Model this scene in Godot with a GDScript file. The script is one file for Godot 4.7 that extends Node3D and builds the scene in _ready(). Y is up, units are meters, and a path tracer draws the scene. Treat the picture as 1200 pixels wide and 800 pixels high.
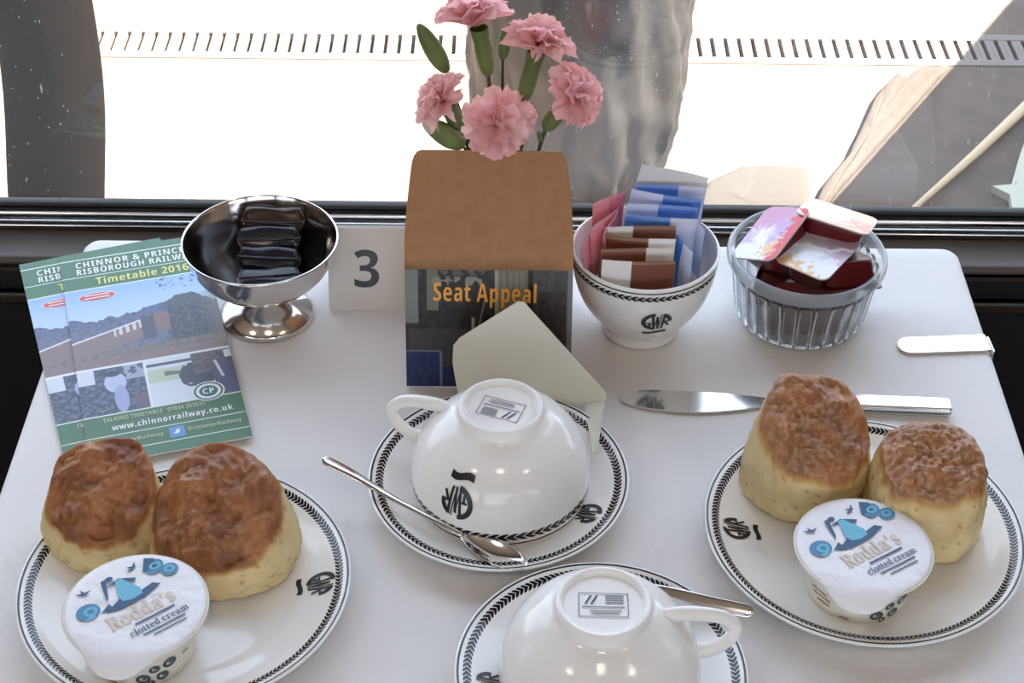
extends Node3D

const T := 0.74          # height of the tablecloth above the carriage floor
const G := -0.16         # height of the platform outside
var used := {}
var M := {}
var rng := RandomNumberGenerator.new()
var noise := FastNoiseLite.new()

# ------------------------------------------------------------------ helpers
func numbered(called: String) -> String:
	if not used.has(called):
		used[called] = 0
		return called
	used[called] += 1
	return "%s_%03d" % [called, used[called]]

func lin(r: float, g: float, b: float, a := 1.0) -> Color:
	var c := Color(r, g, b).linear_to_srgb()
	c.a = a
	return c

func mat(key: String, c: Color, rough := 0.6, metal := 0.0, spec := 0.5) -> StandardMaterial3D:
	if M.has(key):
		return M[key]
	var m := StandardMaterial3D.new()
	m.resource_name = key
	m.albedo_color = c
	m.roughness = rough
	m.metallic = metal
	m.metallic_specular = spec
	M[key] = m
	return m

func noise_tex(freq: float, lo: Color, hi: Color, size := 256, sd := 1, normal := false, bump := 4.0) -> NoiseTexture2D:
	var n := FastNoiseLite.new()
	n.seed = sd
	n.frequency = freq
	n.fractal_octaves = 5
	var t := NoiseTexture2D.new()
	t.width = size
	t.height = size
	t.seamless = true
	t.noise = n
	if normal:
		t.as_normal_map = true
		t.bump_strength = bump
	else:
		var g := Gradient.new()
		g.set_color(0, lo)
		g.set_color(1, hi)
		t.color_ramp = g
	return t

func start() -> SurfaceTool:
	var st := SurfaceTool.new()
	st.begin(Mesh.PRIMITIVE_TRIANGLES)
	return st

func done(st: SurfaceTool, called: String, m: Material, parent: Node = self, normals := true) -> MeshInstance3D:
	if normals:
		st.generate_normals()
	var o := MeshInstance3D.new()
	o.mesh = st.commit()
	o.material_override = m
	o.name = numbered(called) if parent == self else called
	parent.add_child(o, true)
	return o

func put(mesh: Mesh, called: String, m: Material, parent: Node, xf := Transform3D()) -> MeshInstance3D:
	var o := MeshInstance3D.new()
	o.mesh = mesh
	o.material_override = m
	o.name = numbered(called) if parent == self else called
	parent.add_child(o, true)
	o.transform = xf
	return o

func tag(o: Node, label: String, category: String, group := "", kind := "") -> void:
	if label: o.set_meta("label", label)
	if category: o.set_meta("category", category)
	if group: o.set_meta("group", group)
	if kind: o.set_meta("kind", kind)

func thing(called: String, label: String, category: String, at := Vector3.ZERO, turn := 0.0, group := "") -> Node3D:
	var o := Node3D.new()
	o.name = numbered(called)
	add_child(o)
	o.position = at
	o.rotation.y = turn
	tag(o, label, category, group)
	return o

func grid(st: SurfaceTool, rows: Array, uv = null, col = null) -> void:
	for j in rows.size() - 1:
		var n: int = rows[j].size() - 1
		for i in n:
			for k in [[i, j], [i + 1, j], [i + 1, j + 1], [i, j], [i + 1, j + 1], [i, j + 1]]:
				if uv != null: st.set_uv(uv.call(k[0], k[1]))
				if col != null: st.set_color(col.call(k[0], k[1]))
				st.add_vertex(rows[k[1]][k[0]])

# prof runs so that the outside lies on its right hand: up the outside, down the inside
func lathe(st: SurfaceTool, prof: Array, segs := 64, uv = null, shape = null) -> void:
	var rows := []
	for j in prof.size():
		var row := PackedVector3Array()
		for i in segs + 1:
			var a := TAU * (i % segs) / segs
			var r: float = maxf(prof[j].x, 0.00002)
			if shape != null: r = shape.call(a, r, j)
			row.append(Vector3(r * cos(a), prof[j].y, r * sin(a)))
		rows.append(row)
	grid(st, rows, uv)

# Catmull-Rom through 2D control points
func smooth2(p: Array, sub := 5) -> Array:
	var out := []
	for i in p.size() - 1:
		var a: Vector2 = p[maxi(i - 1, 0)]
		var d: Vector2 = p[mini(i + 2, p.size() - 1)]
		var b: Vector2 = p[i]
		var c: Vector2 = p[i + 1]
		for k in sub:
			out.append(b.cubic_interpolate(c, a, d, float(k) / sub))
	out.append(p[-1])
	return out

func smooth3(p: Array, sub := 6) -> Array:
	var out := []
	for i in p.size() - 1:
		var a: Vector3 = p[maxi(i - 1, 0)]
		var d: Vector3 = p[mini(i + 2, p.size() - 1)]
		var b: Vector3 = p[i]
		var c: Vector3 = p[i + 1]
		for k in sub:
			out.append(b.cubic_interpolate(c, a, d, float(k) / sub))
	out.append(p[-1])
	return out

func tube(st: SurfaceTool, pts: Array, rad: Callable, segs := 14, up := Vector3.UP) -> void:
	var rows := []
	var n := pts.size()
	for j in n:
		var t: Vector3 = (pts[mini(j + 1, n - 1)] - pts[maxi(j - 1, 0)]).normalized()
		var side := t.cross(up).normalized()
		var nrm := side.cross(t)
		var r: Vector2 = rad.call(float(j) / (n - 1))
		for cap in ([0.01, 0.7, 1.0] if j == 0 else [1.0, 0.7, 0.01] if j == n - 1 else [1.0]):
			var row := PackedVector3Array()
			var push: float = 0.0 if cap == 1.0 else (minf(r.x, r.y) * (0.5 if cap > 0.5 else 0.7)) * (-1.0 if j == 0 else 1.0)
			for i in segs + 1:
				var a := TAU * (i % segs) / segs
				row.append(pts[j] + t * push + (side * cos(a) * r.x + nrm * sin(a) * r.y) * cap)
			rows.append(row)
	grid(st, rows)

# outline of a rectangle with round corners, counter-clockwise seen from above in x,-z
func round_rect(w: float, d: float, r: float, k := 5) -> PackedVector2Array:
	var out := PackedVector2Array()
	r = maxf(r, 0.00001)
	for c in 4:
		var cx := (w / 2 - r) * (1 if c == 0 or c == 3 else -1)
		var cy := (d / 2 - r) * (1 if c < 2 else -1)
		for i in k + 1:
			var a := PI / 2 * (c + float(i) / k)
			out.append(Vector2(cx + r * cos(a), cy + r * sin(a)))
	return out

# box with rounded edges, seated on y = 0 of the transform
func rbox(st: SurfaceTool, w: float, h: float, d: float, r := 0.002, bev := 0.001, xf := Transform3D(), k := 4, taper := 0.0) -> void:
	var levels := [[minf(w, d) * 0.49, 0.0], [bev * 2.5, 0.0], [bev, 0.0], [bev * 0.3, bev * 0.3], [0.0, bev], [0.0, bev * 2.5], [0.0, h - bev * 2.5], [0.0, h - bev], [bev * 0.3, h - bev * 0.3], [bev, h], [bev * 2.5, h], [minf(w, d) * 0.49, h]]
	var rows := []
	for l in levels:
		var tp: float = taper * (1.0 - l[1] / h)
		var o := round_rect(w - 2 * l[0] - 2 * tp, d - 2 * l[0] - 2 * tp, maxf(r - l[0], 0.00001), k)
		var row := PackedVector3Array()
		for i in o.size() + 1:
			var p := o[i % o.size()]
			row.append(xf * Vector3(p.x, l[1], p.y))
		rows.append(row)
	grid(st, rows)

func prism(st: SurfaceTool, poly: PackedVector2Array, y0: float, y1: float, xf := Transform3D()) -> void:
	if Geometry2D.is_polygon_clockwise(poly): poly.reverse()
	st.set_smooth_group(-1)
	var tri := Geometry2D.triangulate_polygon(poly)
	for k in range(0, tri.size(), 3):
		var a := poly[tri[k]]; var b := poly[tri[k + 1]]; var c := poly[tri[k + 2]]
		if (b - a).cross(c - a) < 0.0:
			var s := b; b = c; c = s
		for p in [a, b, c]: st.add_vertex(xf * Vector3(p.x, y1, p.y))
		for p in [a, c, b]: st.add_vertex(xf * Vector3(p.x, y0, p.y))
	for i in poly.size():
		var p := poly[i]; var q := poly[(i + 1) % poly.size()]
		var a := Vector3(p.x, y0, p.y); var b := Vector3(q.x, y0, q.y); var c := Vector3(q.x, y1, q.y); var d := Vector3(p.x, y1, p.y)
		for v in [a, b, c, a, c, d]: st.add_vertex(xf * v)

func slab(called: String, lo: Vector3, hi: Vector3, m: Material, parent: Node = self, bev := 0.002) -> MeshInstance3D:
	var st := start()
	var s := hi - lo
	rbox(st, s.x, s.y, s.z, bev, bev, Transform3D(Basis(), Vector3((lo.x + hi.x) / 2, lo.y, (lo.z + hi.z) / 2)), 2)
	return done(st, called, m, parent)

func struct(o: Node, label := "") -> Node:
	o.set_meta("kind", "structure")
	if label: o.set_meta("label", label)
	return o

# ---- flat print: lists of triangles in 2D, laid on a surface by a mapping
func glyphs(text: String, face := "Droid Sans", bold := true, spacing := 0.0) -> PackedVector2Array:
	var f := SystemFont.new()
	f.font_names = PackedStringArray([face])
	f.font_weight = 700 if bold else 400
	var font: Font = f
	if spacing != 0.0:
		var v := FontVariation.new()
		v.base_font = f
		v.spacing_glyph = int(spacing)
		font = v
	var t := TextMesh.new()
	t.text = text
	t.font = font
	t.font_size = 96
	t.pixel_size = 0.01
	t.depth = 0.0
	t.curve_step = 1.0
	var arr := t.get_mesh_arrays()
	var v: PackedVector3Array = arr[Mesh.ARRAY_VERTEX]
	var id = arr[Mesh.ARRAY_INDEX]
	var out := PackedVector2Array()
	if id != null and id.size() > 0:
		for k in id: out.append(Vector2(v[k].x, v[k].y))
	else:
		for p in v: out.append(Vector2(p.x, p.y))
	return fit(out)

func fit(p: PackedVector2Array) -> PackedVector2Array:   # into the unit square about the origin
	if p.is_empty(): return p
	var lo := p[0]; var hi := p[0]
	for q in p: lo = lo.min(q); hi = hi.max(q)
	var out := PackedVector2Array()
	for q in p: out.append((q - (lo + hi) / 2) / (hi - lo))
	return out

func moved(p: PackedVector2Array, c: Vector2, s: Vector2, turn := 0.0) -> PackedVector2Array:
	var out := PackedVector2Array()
	for q in p: out.append((q * s).rotated(turn) + c)
	return out

func ring2(a: float, b: float, ai: float, bi: float, n := 28) -> PackedVector2Array:
	var out := PackedVector2Array()
	for i in n:
		var p := Vector2.from_angle(TAU * i / n); var q := Vector2.from_angle(TAU * (i + 1) / n)
		var po := p * Vector2(a, b); var qo := q * Vector2(a, b); var pi := p * Vector2(ai, bi); var qi := q * Vector2(ai, bi)
		out.append_array(PackedVector2Array([po, qo, qi, po, qi, pi]))
	return out

func arc2(from: float, to: float, ro: float, ri: float) -> PackedVector2Array:
	var out := PackedVector2Array()
	var n := 24
	for i in n:
		var p := Vector2.from_angle(deg_to_rad(lerpf(from, to, float(i) / n))); var q := Vector2.from_angle(deg_to_rad(lerpf(from, to, (i + 1.0) / n)))
		out.append_array(PackedVector2Array([p * ro, q * ro, q * ri, p * ro, q * ri, p * ri]))
	return out

func disc2(a: float, b: float, n := 24) -> PackedVector2Array:
	return ring2(a, b, 0.0, 0.0, n)

func rect2(w: float, h: float) -> PackedVector2Array:
	var a := Vector2(-w / 2, -h / 2); var c := Vector2(w / 2, h / 2)
	return PackedVector2Array([a, Vector2(c.x, a.y), c, a, c, Vector2(a.x, c.y)])

func frame2(w: float, h: float, t: float) -> PackedVector2Array:
	var out := moved(rect2(w, t), Vector2(0, h / 2 - t / 2), Vector2.ONE)
	out.append_array(moved(rect2(w, t), Vector2(0, -h / 2 + t / 2), Vector2.ONE))
	out.append_array(moved(rect2(t, h), Vector2(w / 2 - t / 2, 0), Vector2.ONE))
	out.append_array(moved(rect2(t, h), Vector2(-w / 2 + t / 2, 0), Vector2.ONE))
	return out

func poly2(p: Array) -> PackedVector2Array:
	var pv := PackedVector2Array(p)
	var out := PackedVector2Array()
	for k in Geometry2D.triangulate_polygon(pv): out.append(pv[k])
	return out

func split(tris: PackedVector2Array, most: float) -> PackedVector2Array:
	var out := PackedVector2Array()
	var todo := tris.duplicate()
	while todo.size() >= 3:
		var n := todo.size()
		var a := todo[n - 3]; var b := todo[n - 2]; var c := todo[n - 1]
		todo.resize(n - 3)
		var ab := a.distance_to(b); var bc := b.distance_to(c); var ca := c.distance_to(a)
		if maxf(ab, maxf(bc, ca)) <= most:
			out.append_array(PackedVector2Array([a, b, c]))
		elif ab >= bc and ab >= ca:
			var q := (a + b) / 2
			todo.append_array(PackedVector2Array([a, q, c, q, b, c]))
		elif bc >= ca:
			var q := (b + c) / 2
			todo.append_array(PackedVector2Array([a, b, q, a, q, c]))
		else:
			var q := (c + a) / 2
			todo.append_array(PackedVector2Array([a, b, q, q, b, c]))
	return out

func ink(parent: Node, called: String, tris: PackedVector2Array, m: Material, onto: Callable, cut := 0.0) -> MeshInstance3D:
	var st := start()
	st.set_smooth_group(-1)
	if cut > 0.0: tris = split(tris, cut)
	for k in range(0, tris.size() - 2, 3):
		var a: Vector3 = onto.call(tris[k]); var b: Vector3 = onto.call(tris[k + 1]); var c: Vector3 = onto.call(tris[k + 2])
		st.add_vertex(a)
		if (tris[k + 1] - tris[k]).cross(tris[k + 2] - tris[k]) > 0.0:
			st.add_vertex(c); st.add_vertex(b)
		else:
			st.add_vertex(b); st.add_vertex(c)
	return done(st, called, m, parent)

# roundel monogram: three letters drawn out to fill a circle, with a small ribbon under it
func monogram() -> PackedVector2Array:
	var out := PackedVector2Array()
	out.append_array(arc2(98, 268, 1.0, .70))                       # G: the left bow, its lip and its spur
	out.append_array(moved(rect2(.17, .74), Vector2(-.43, -.46), Vector2.ONE))
	out.append_array(moved(rect2(.34, .14), Vector2(-.47, -.12), Vector2.ONE))
	for q in [[-.29, .84, -.13, -.88, .17], [-.13, -.88, .02, .62, .08], [.02, .62, .14, -.88, .17], [.14, -.88, .29, .88, .08], [.47, .84, .38, -.86, .18], [.52, .0, .84, -.56, .20]]:   # W, then the stem and leg of R
		var w: float = q[4] / 2
		out.append_array(PackedVector2Array([Vector2(q[0] - w, q[1]), Vector2(q[0] + w, q[1]), Vector2(q[2] + w, q[3]), Vector2(q[0] - w, q[1]), Vector2(q[2] + w, q[3]), Vector2(q[2] - w, q[3])]))
	out.append_array(arc2(-3, 60, 1.0, .72))
	out.append_array(moved(rect2(.46, .13), Vector2(.72, .0), Vector2.ONE))
	var x := -0.85
	while x < 0.8:
		var y0 := -1.42 + 0.09 * sin(x * 3.4)
		var y1 := -1.42 + 0.09 * sin((x + 0.17) * 3.4)
		out.append_array(PackedVector2Array([Vector2(x, y0 - 0.17), Vector2(x + 0.17, y1 - 0.17), Vector2(x + 0.17, y1 + 0.17), Vector2(x, y0 - 0.17), Vector2(x + 0.17, y1 + 0.17), Vector2(x, y0 + 0.17)]))
		x += 0.17
	return out

# ------------------------------------------------------------------ scene
func _ready() -> void:
	rng.seed = 7
	noise.seed = 3
	noise.frequency = 1.0
	camera_and_light()
	materials()
	room()
	outside()
	table()
	leaflets()
	mint_bowl()
	number_card()
	flower_carton()
	flowers()
	sugar_bowl()
	jam_dish()
	cutlery()
	plates_and_cups()
	scones()
	cream_pots()

func camera_and_light() -> void:
	var cam := Camera3D.new()
	cam.name = "camera"
	add_child(cam)
	cam.fov = rad_to_deg(2.0 * atan(400.0 / 2000.0))
	cam.near = 0.02
	cam.far = 200.0
	cam.position = Vector3(0, 1.40, 0)
	cam.basis = Basis(Vector3.RIGHT, deg_to_rad(-39.0)) * Basis(Vector3.BACK, deg_to_rad(0.6))
	cam.current = true
	var we := WorldEnvironment.new()
	we.name = "environment"
	var e := Environment.new()
	e.background_mode = Environment.BG_SKY
	e.tonemap_mode = Environment.TONE_MAPPER_LINEAR
	e.tonemap_exposure = 1.0
	e.sdfgi_enabled = true
	e.ssao_enabled = true
	e.ssil_enabled = true
	var sk := Sky.new()
	var ps := ProceduralSkyMaterial.new()
	ps.sky_top_color = Color(0.78, 0.85, 0.95)
	ps.sky_horizon_color = Color(0.93, 0.95, 0.98)
	ps.ground_bottom_color = Color(0.5, 0.48, 0.45)
	ps.ground_horizon_color = Color(0.8, 0.8, 0.8)
	ps.energy_multiplier = 4.4
	sk.sky_material = ps
	e.sky = sk
	we.environment = e
	add_child(we)
	var sun := DirectionalLight3D.new()
	sun.name = "sun"
	add_child(sun)
	sun.light_energy = 28.0
	sun.light_color = Color(1.0, 0.96, 0.9)
	sun.light_angular_distance = 0.25
	sun.shadow_enabled = true
	var towards := Vector3(cos(deg_to_rad(55)), sin(deg_to_rad(55)), 0.0)
	sun.look_at_from_position(towards * 20.0, Vector3.ZERO, Vector3.BACK)
	# three unseen bowl lamps, added above the aisle to brighten the interior
	var opal := mat("fill_lamp_opal", lin(.85, .82, .75), .4)
	opal.emission_enabled = true
	opal.emission = Color(1.0, .96, .90)
	opal.emission_energy_multiplier = 3.0
	for k in 3:
		var lamp := thing("added_fill_lamp", ["added fill lamp, round opal bowl on the ceiling, left one", "added fill lamp, round opal bowl on the ceiling, middle one", "added fill lamp, round opal bowl on the ceiling, right one"][k], "lamp", Vector3((k - 1) * 1.1, 2.25, .45), 0.0, "added fill lamps")
		var st := start()
		lathe(st, smooth2([Vector2(0, -.07), Vector2(.06, -.066), Vector2(.12, -.045), Vector2(.15, -.01), Vector2(.15, 0)], 5), 40)
		done(st, "opal_bowl", opal, lamp)
		var al := AreaLight3D.new()
		al.name = "glow"
		lamp.add_child(al)
		al.position = Vector3(0, -.075, 0)
		al.rotation.x = -PI / 2
		al.area_size = Vector2(.26, .26)
		al.area_range = 12.0
		al.area_attenuation = 2.0
		al.light_energy = 0.24
		al.light_color = Color(1.0, .94, .86)
		al.shadow_enabled = true

func materials() -> void:
	var m := mat("glazed_white", lin(0.83, 0.82, 0.79), 0.09)
	m = mat("glazed_band", Color.WHITE, 0.09)
	m.albedo_texture = band_texture()
	mat("print_black", lin(0.012, 0.012, 0.014), 0.35)
	mat("print_navy", lin(0.02, 0.05, 0.13), 0.5)
	mat("print_grey", lin(0.2, 0.22, 0.26), 0.4)
	mat("steel", lin(0.72, 0.71, 0.69), 0.13, 1.0)
	mat("steel_bright", lin(0.86, 0.86, 0.86), 0.2, 1.0)
	m = mat("cloth", lin(0.74, 0.73, 0.72), 0.85)
	m.normal_enabled = true
	m.normal_texture = noise_tex(0.12, Color.BLACK, Color.WHITE, 256, 5, true, 1.2)
	m.uv1_triplanar = true
	m.uv1_scale = Vector3.ONE * 30
	mat("dark_wood", lin(0.030, 0.020, 0.013), 0.35)
	mat("black_paint", lin(0.006, 0.005, 0.005), 0.5)
	mat("rubber", lin(0.012, 0.011, 0.010), 0.6)
	mat("sill_wood", lin(0.060, 0.045, 0.034), 0.42)
	mat("panel_wood", lin(0.16, 0.085, 0.045), 0.4)
	mat("ceiling_paint", lin(0.74, 0.73, 0.70), 0.7)
	mat("floor_cover", lin(0.05, 0.035, 0.03), 0.8)
	m = mat("glass_pane", Color(0.95, 0.97, 0.97, 0.05), 0.02)
	m.transparency = BaseMaterial3D.TRANSPARENCY_ALPHA
	m = mat("dust", lin(0.85, 0.82, 0.76, 0.5), 0.9)
	m.transparency = BaseMaterial3D.TRANSPARENCY_ALPHA

# leaf chain and rim line: u runs once per leaf, v across the band
func band_texture() -> ImageTexture:
	var w := 64
	var h := 256
	var im := Image.create(w, h, false, Image.FORMAT_RGB8)
	var white := lin(0.83, 0.82, 0.79)
	var black := lin(0.012, 0.012, 0.016)
	for y in h:
		for x in w:
			var v := (y + 0.5) / h
			var u := (x + 0.5) / w
			var c := white
			if v > 0.25 and v < 0.63:
				var a := absf(v - 0.44) / 0.19
				var ph := fposmod(u + a * 0.62, 1.0)
				if ph < 0.86 - 0.26 * a * a:
					c = black
			elif v > 0.80 and v < 0.90:
				c = black
			im.set_pixel(x, y, c)
	return ImageTexture.create_from_image(im)

# ------------------------------------------------------------------ carriage
func room() -> void:
	var wood: Material = M.panel_wood
	var x0 := -3.2
	var x1 := 3.2
	struct(slab("floor", Vector3(x0, -0.06, -1.0), Vector3(x1, 0.0, 1.75), M.floor_cover))
	struct(slab("ceiling", Vector3(x0 - .06, 2.25, -1.06), Vector3(x1 + .06, 2.33, 1.81), M.ceiling_paint))
	struct(slab("wall_left", Vector3(x0 - .06, -0.06, -1.0), Vector3(x0, 2.25, 1.75), wood))
	struct(slab("wall_right", Vector3(x1, -0.06, -1.0), Vector3(x1 + .06, 2.25, 1.75), wood))
	var openings := [[-2.85, -1.15], [-0.85, 0.85], [1.15, 2.85]]
	for side in 2:
		var w := Node3D.new()
		w.name = "wall_front" if side == 0 else "wall_back"
		add_child(w)
		struct(w)
		var za := -1.05 if side == 0 else 1.75
		var zb := -0.965 if side == 0 else 1.81
		slab("lower_panel", Vector3(x0 - .06, -0.06, za), Vector3(x1 + .06, T - (0.085 if side == 0 else 0.03), zb), M.dark_wood if side == 0 else wood, w)
		slab("upper_panel", Vector3(x0 - .06, 1.62, za), Vector3(x1 + .06, 2.25, zb), wood, w)
		var last := x0 - .06
		for o in openings + [[x1 + .06, 0]]:
			slab("pier", Vector3(last, T - (0.085 if side == 0 else 0.03), za), Vector3(o[0], 1.62, zb), wood, w)
			last = o[1]
	# dark lining under the sill
	var ws: Node3D = get_node("wall_front")
	slab("sill_bearer", Vector3(x0, T - .09, -0.985), Vector3(x1, T - 0.030, -0.960), M.dark_wood, ws)
	slab("dado_panel", Vector3(x0, 0.0, -0.965), Vector3(x1, T - 0.034, -0.932), M.black_paint, ws)
	slab("dado_moulding", Vector3(x0, T - 0.062, -0.932), Vector3(x1, T - 0.052, -0.926), M.dark_wood, ws)
	var k := 1
	for side in 2:
		for o in openings:
			var win := Node3D.new()
			win.name = "window_%d" % k
			k += 1
			add_child(win)
			struct(win)
			var zc := -0.9675 if side == 0 else 1.78
			var y0 := T - 0.002
			slab("pane", Vector3(o[0], y0 - .004, zc - .0025), Vector3(o[1], 1.62, zc + .0025), M.glass_pane, win, 0.0004)
			if side == 1:
				slab("bottom_rail", Vector3(o[0], T - 0.03, zc - .02), Vector3(o[1], T, zc + .02), M.dark_wood, win)
				continue
			slab("sill", Vector3(o[0] - .1, T - 0.034, -0.992), Vector3(o[1] + .1, T - 0.0216, -0.925), M.sill_wood, win, 0.003)
			slab("sill_edge_strip", Vector3(o[0], T - 0.0216, -0.975), Vector3(o[1], T - 0.0187, -0.960), M.steel, win, 0.0008)
			slab("rail_foot", Vector3(o[0], T - 0.0217, -0.984), Vector3(o[1], T - 0.0137, -0.973), M.sill_wood, win, 0.0004)
			slab("metal_rail", Vector3(o[0], T - 0.0137, -0.974), Vector3(o[1], T - 0.0080, -0.960), M.steel_bright, win, 0.0015)
			slab("rubber_gasket", Vector3(o[0], T - 0.0080, -0.970), Vector3(o[1], T - 0.002, -0.962), M.rubber, win, 0.0015)
			for s in [0, 1]:
				slab("jamb", Vector3(o[s] - (0.0 if s == 0 else 0.03), T - .002, -1.0), Vector3(o[s] + (0.03 if s == 0 else 0.0), 1.62, -.962), M.sill_wood, win)
	# dirt on the pane: specks and runs too fine to count
	var st := start()
	st.set_smooth_group(-1)
	for n in 900:
		var zone := rng.randi() % 3
		var c := Vector3(rng.randf_range([-.43, .02, .20][zone], [-.29, .12, .42][zone]), T + rng.randf_range(0.0, 0.32), -0.9645)
		var r := rng.randf_range(.0002, .0006) * (1.5 if rng.randf() < .08 else 1.0)
		var l := 1.0 if rng.randf() < .8 else rng.randf_range(2.0, 5.0)
		var nn := 6
		for i in nn:
			var a := TAU * i / nn; var b := TAU * (i + 1) / nn
			st.add_vertex(c)
			st.add_vertex(c + Vector3(cos(b) * r, sin(b) * r * l, 0))
			st.add_vertex(c + Vector3(cos(a) * r, sin(a) * r * l, 0))
	var d := done(st, "dried_dirt_specks", M.dust, get_node("window_2"))
	d.set_meta("kind", "stuff")

# ------------------------------------------------------------------ platform outside
func outside() -> void:
	var conc := mat("concrete", lin(0.092, 0.068, 0.054), 0.9)
	conc.albedo_texture = noise_tex(0.02, Color(0.80, 0.79, 0.78), Color(1, 1, 1), 512, 9)
	conc.uv1_triplanar = true
	conc.uv1_world_triplanar = true
	conc.uv1_scale = Vector3.ONE * 1.5
	var pf := Node3D.new()
	pf.name = "platform"
	add_child(pf)
	struct(pf, "sunlit pale concrete platform beyond the window")
	slab("near_paving", Vector3(-14, G - .3, -2.7365), Vector3(14, G, -1.2), conc, pf)
	slab("far_paving", Vector3(-14, G - .3, -14), Vector3(14, G, -2.8535), conc, pf)
	slab("channel_floor", Vector3(-14, G - .3, -2.855), Vector3(14, G - .12, -2.735), conc, pf)
	var yard := slab("yard", Vector3(-14, G - .6, 1.95), Vector3(14, G - .3, 14), conc)
	struct(yard, "pale ground on the far side of the carriage")
	# slotted drain cover
	var galv := mat("galvanised", lin(0.11, 0.09, 0.076), 0.55, 0.2)
	var dr := thing("drain_grating", "long slotted drain grating set across the bright platform outside", "drain", Vector3(0, G, -2.795))
	slab("rail", Vector3(-1.95, -.02, -.058), Vector3(1.95, 0.002, -.036), galv, dr)
	slab("rail", Vector3(-1.95, -.02, .036), Vector3(1.95, 0.002, .058), galv, dr)
	var st := start()
	rbox(st, .0180, .02, .074, .002, .001, Transform3D(Basis(), Vector3(0, -.019, 0)), 2)
	st.generate_normals()
	var bar := st.commit()
	for i in 151:
		put(bar, "bar", galv, dr, Transform3D(Basis(), Vector3((i - 75) * .0252, 0, 0)))
	# dark leaning post
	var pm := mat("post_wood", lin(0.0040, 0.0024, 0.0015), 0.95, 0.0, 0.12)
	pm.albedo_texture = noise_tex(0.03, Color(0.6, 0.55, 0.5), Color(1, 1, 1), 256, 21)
	pm.uv1_triplanar = true
	pm.uv1_scale = Vector3(3, 1, 3)
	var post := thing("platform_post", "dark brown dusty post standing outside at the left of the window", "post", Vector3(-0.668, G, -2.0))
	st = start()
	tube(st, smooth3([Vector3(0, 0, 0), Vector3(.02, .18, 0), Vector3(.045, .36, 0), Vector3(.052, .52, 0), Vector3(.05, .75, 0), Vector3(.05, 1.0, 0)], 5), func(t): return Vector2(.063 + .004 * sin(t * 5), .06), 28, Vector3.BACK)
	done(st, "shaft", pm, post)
	st = start()
	lathe(st, smooth2([Vector2(.075, 0), Vector2(.075, .012), Vector2(.066, .02), Vector2(.0, .021)], 2), 24)
	done(st, "foot_plate", pm, post)
	# grey refuse sack on a hoop stand
	var sm := mat("sack_plastic", lin(0.0215, 0.0207, 0.0196, 0.86), 0.4)
	sm.transparency = BaseMaterial3D.TRANSPARENCY_ALPHA
	sm.cull_mode = BaseMaterial3D.CULL_DISABLED
	var sack := thing("refuse_sack", "rumpled grey plastic sack hanging outside, behind the pink flowers", "sack", Vector3(0.083, G, -2.0))
	st = start()
	var prof := smooth2([Vector2(.0, .05), Vector2(.06, .055), Vector2(.088, .10), Vector2(.102, .19), Vector2(.122, .28), Vector2(.142, .38), Vector2(.145, .52), Vector2(.15, .68), Vector2(.155, .80)], 8)
	lathe(st, prof, 120, null, func(a, r, j):
		var y: float = prof[j].y
		var amp := 0.010 * smoothstep(.05, .2, y)
		return r + amp * (sin(a * 9 + y * 6) * .5 + sin(a * 17 - y * 21) * .3 + noise.get_noise_3d(cos(a) * 5, y * 14, sin(a) * 5) * .9))
	done(st, "bag", sm, sack)
	var rub := mat("rubbish_brown", lin(0.012, 0.008, 0.007), 0.8)
	st = start()
	lathe(st, smooth2([Vector2(0, .40), Vector2(.05, .41), Vector2(.10, .46), Vector2(.11, .55), Vector2(.08, .62), Vector2(0, .64)], 6), 60, null, func(a, r, j):
		return r * (1 + .25 * noise.get_noise_3d(cos(a) * 2, j * .15, sin(a) * 2)))
	done(st, "contents", rub, sack)
	var hoop: Array = []
	for i in 41: hoop.append(Vector3(cos(TAU * i / 40) * .155, .80, sin(TAU * i / 40) * .155))
	st = start()
	tube(st, hoop, func(_t): return Vector2(.006, .006), 8)
	done(st, "hoop", galv, sack)
	st = start()
	tube(st, [Vector3(0, .0, -.165), Vector3(0, .5, -.165), Vector3(0, 1.1, -.165)], func(_t): return Vector2(.012, .012), 10, Vector3.BACK)
	done(st, "stand", galv, sack)
	# raised patch painted with the tan half-shade beside the shadow, then a pale patch
	var half_shade := mat("tan_half_shade", lin(0.0315, 0.0225, 0.0175), 0.95)
	half_shade.albedo_texture = noise_tex(0.05, Color(0.85, 0.83, 0.8), Color(1, 1, 1), 256, 31)
	half_shade.uv1_triplanar = true
	half_shade.uv1_scale = Vector3.ONE * 4
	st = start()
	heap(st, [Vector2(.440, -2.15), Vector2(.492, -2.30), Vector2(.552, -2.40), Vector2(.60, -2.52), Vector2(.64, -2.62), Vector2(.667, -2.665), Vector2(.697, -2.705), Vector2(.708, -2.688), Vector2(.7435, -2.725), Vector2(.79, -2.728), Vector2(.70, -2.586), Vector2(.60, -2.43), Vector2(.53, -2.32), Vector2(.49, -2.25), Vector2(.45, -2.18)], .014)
	tag(done(st, "half_shade_patch", half_shade), "low tan patch painted as half-shade, with a ragged edge on the platform, right side", "half_shade")
	var pale_patch := mat("patch_pale_tone", lin(0.029, 0.0255, 0.0215), 0.95)  # low patch, its colour darker than the paving around it
	pale_patch.albedo_texture = noise_tex(0.15, Color(0.75, 0.74, 0.72), Color(1, 1, 1), 256, 33)
	pale_patch.uv1_triplanar = true
	pale_patch.uv1_scale = Vector3.ONE * 6
	st = start()
	heap(st, [Vector2(.20, -2.12), Vector2(.272, -2.22), Vector2(.293, -2.27), Vector2(.32, -2.344), Vector2(.38, -2.388), Vector2(.44, -2.395), Vector2(.490, -2.385), Vector2(.482, -2.30), Vector2(.43, -2.12)], .010)
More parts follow.
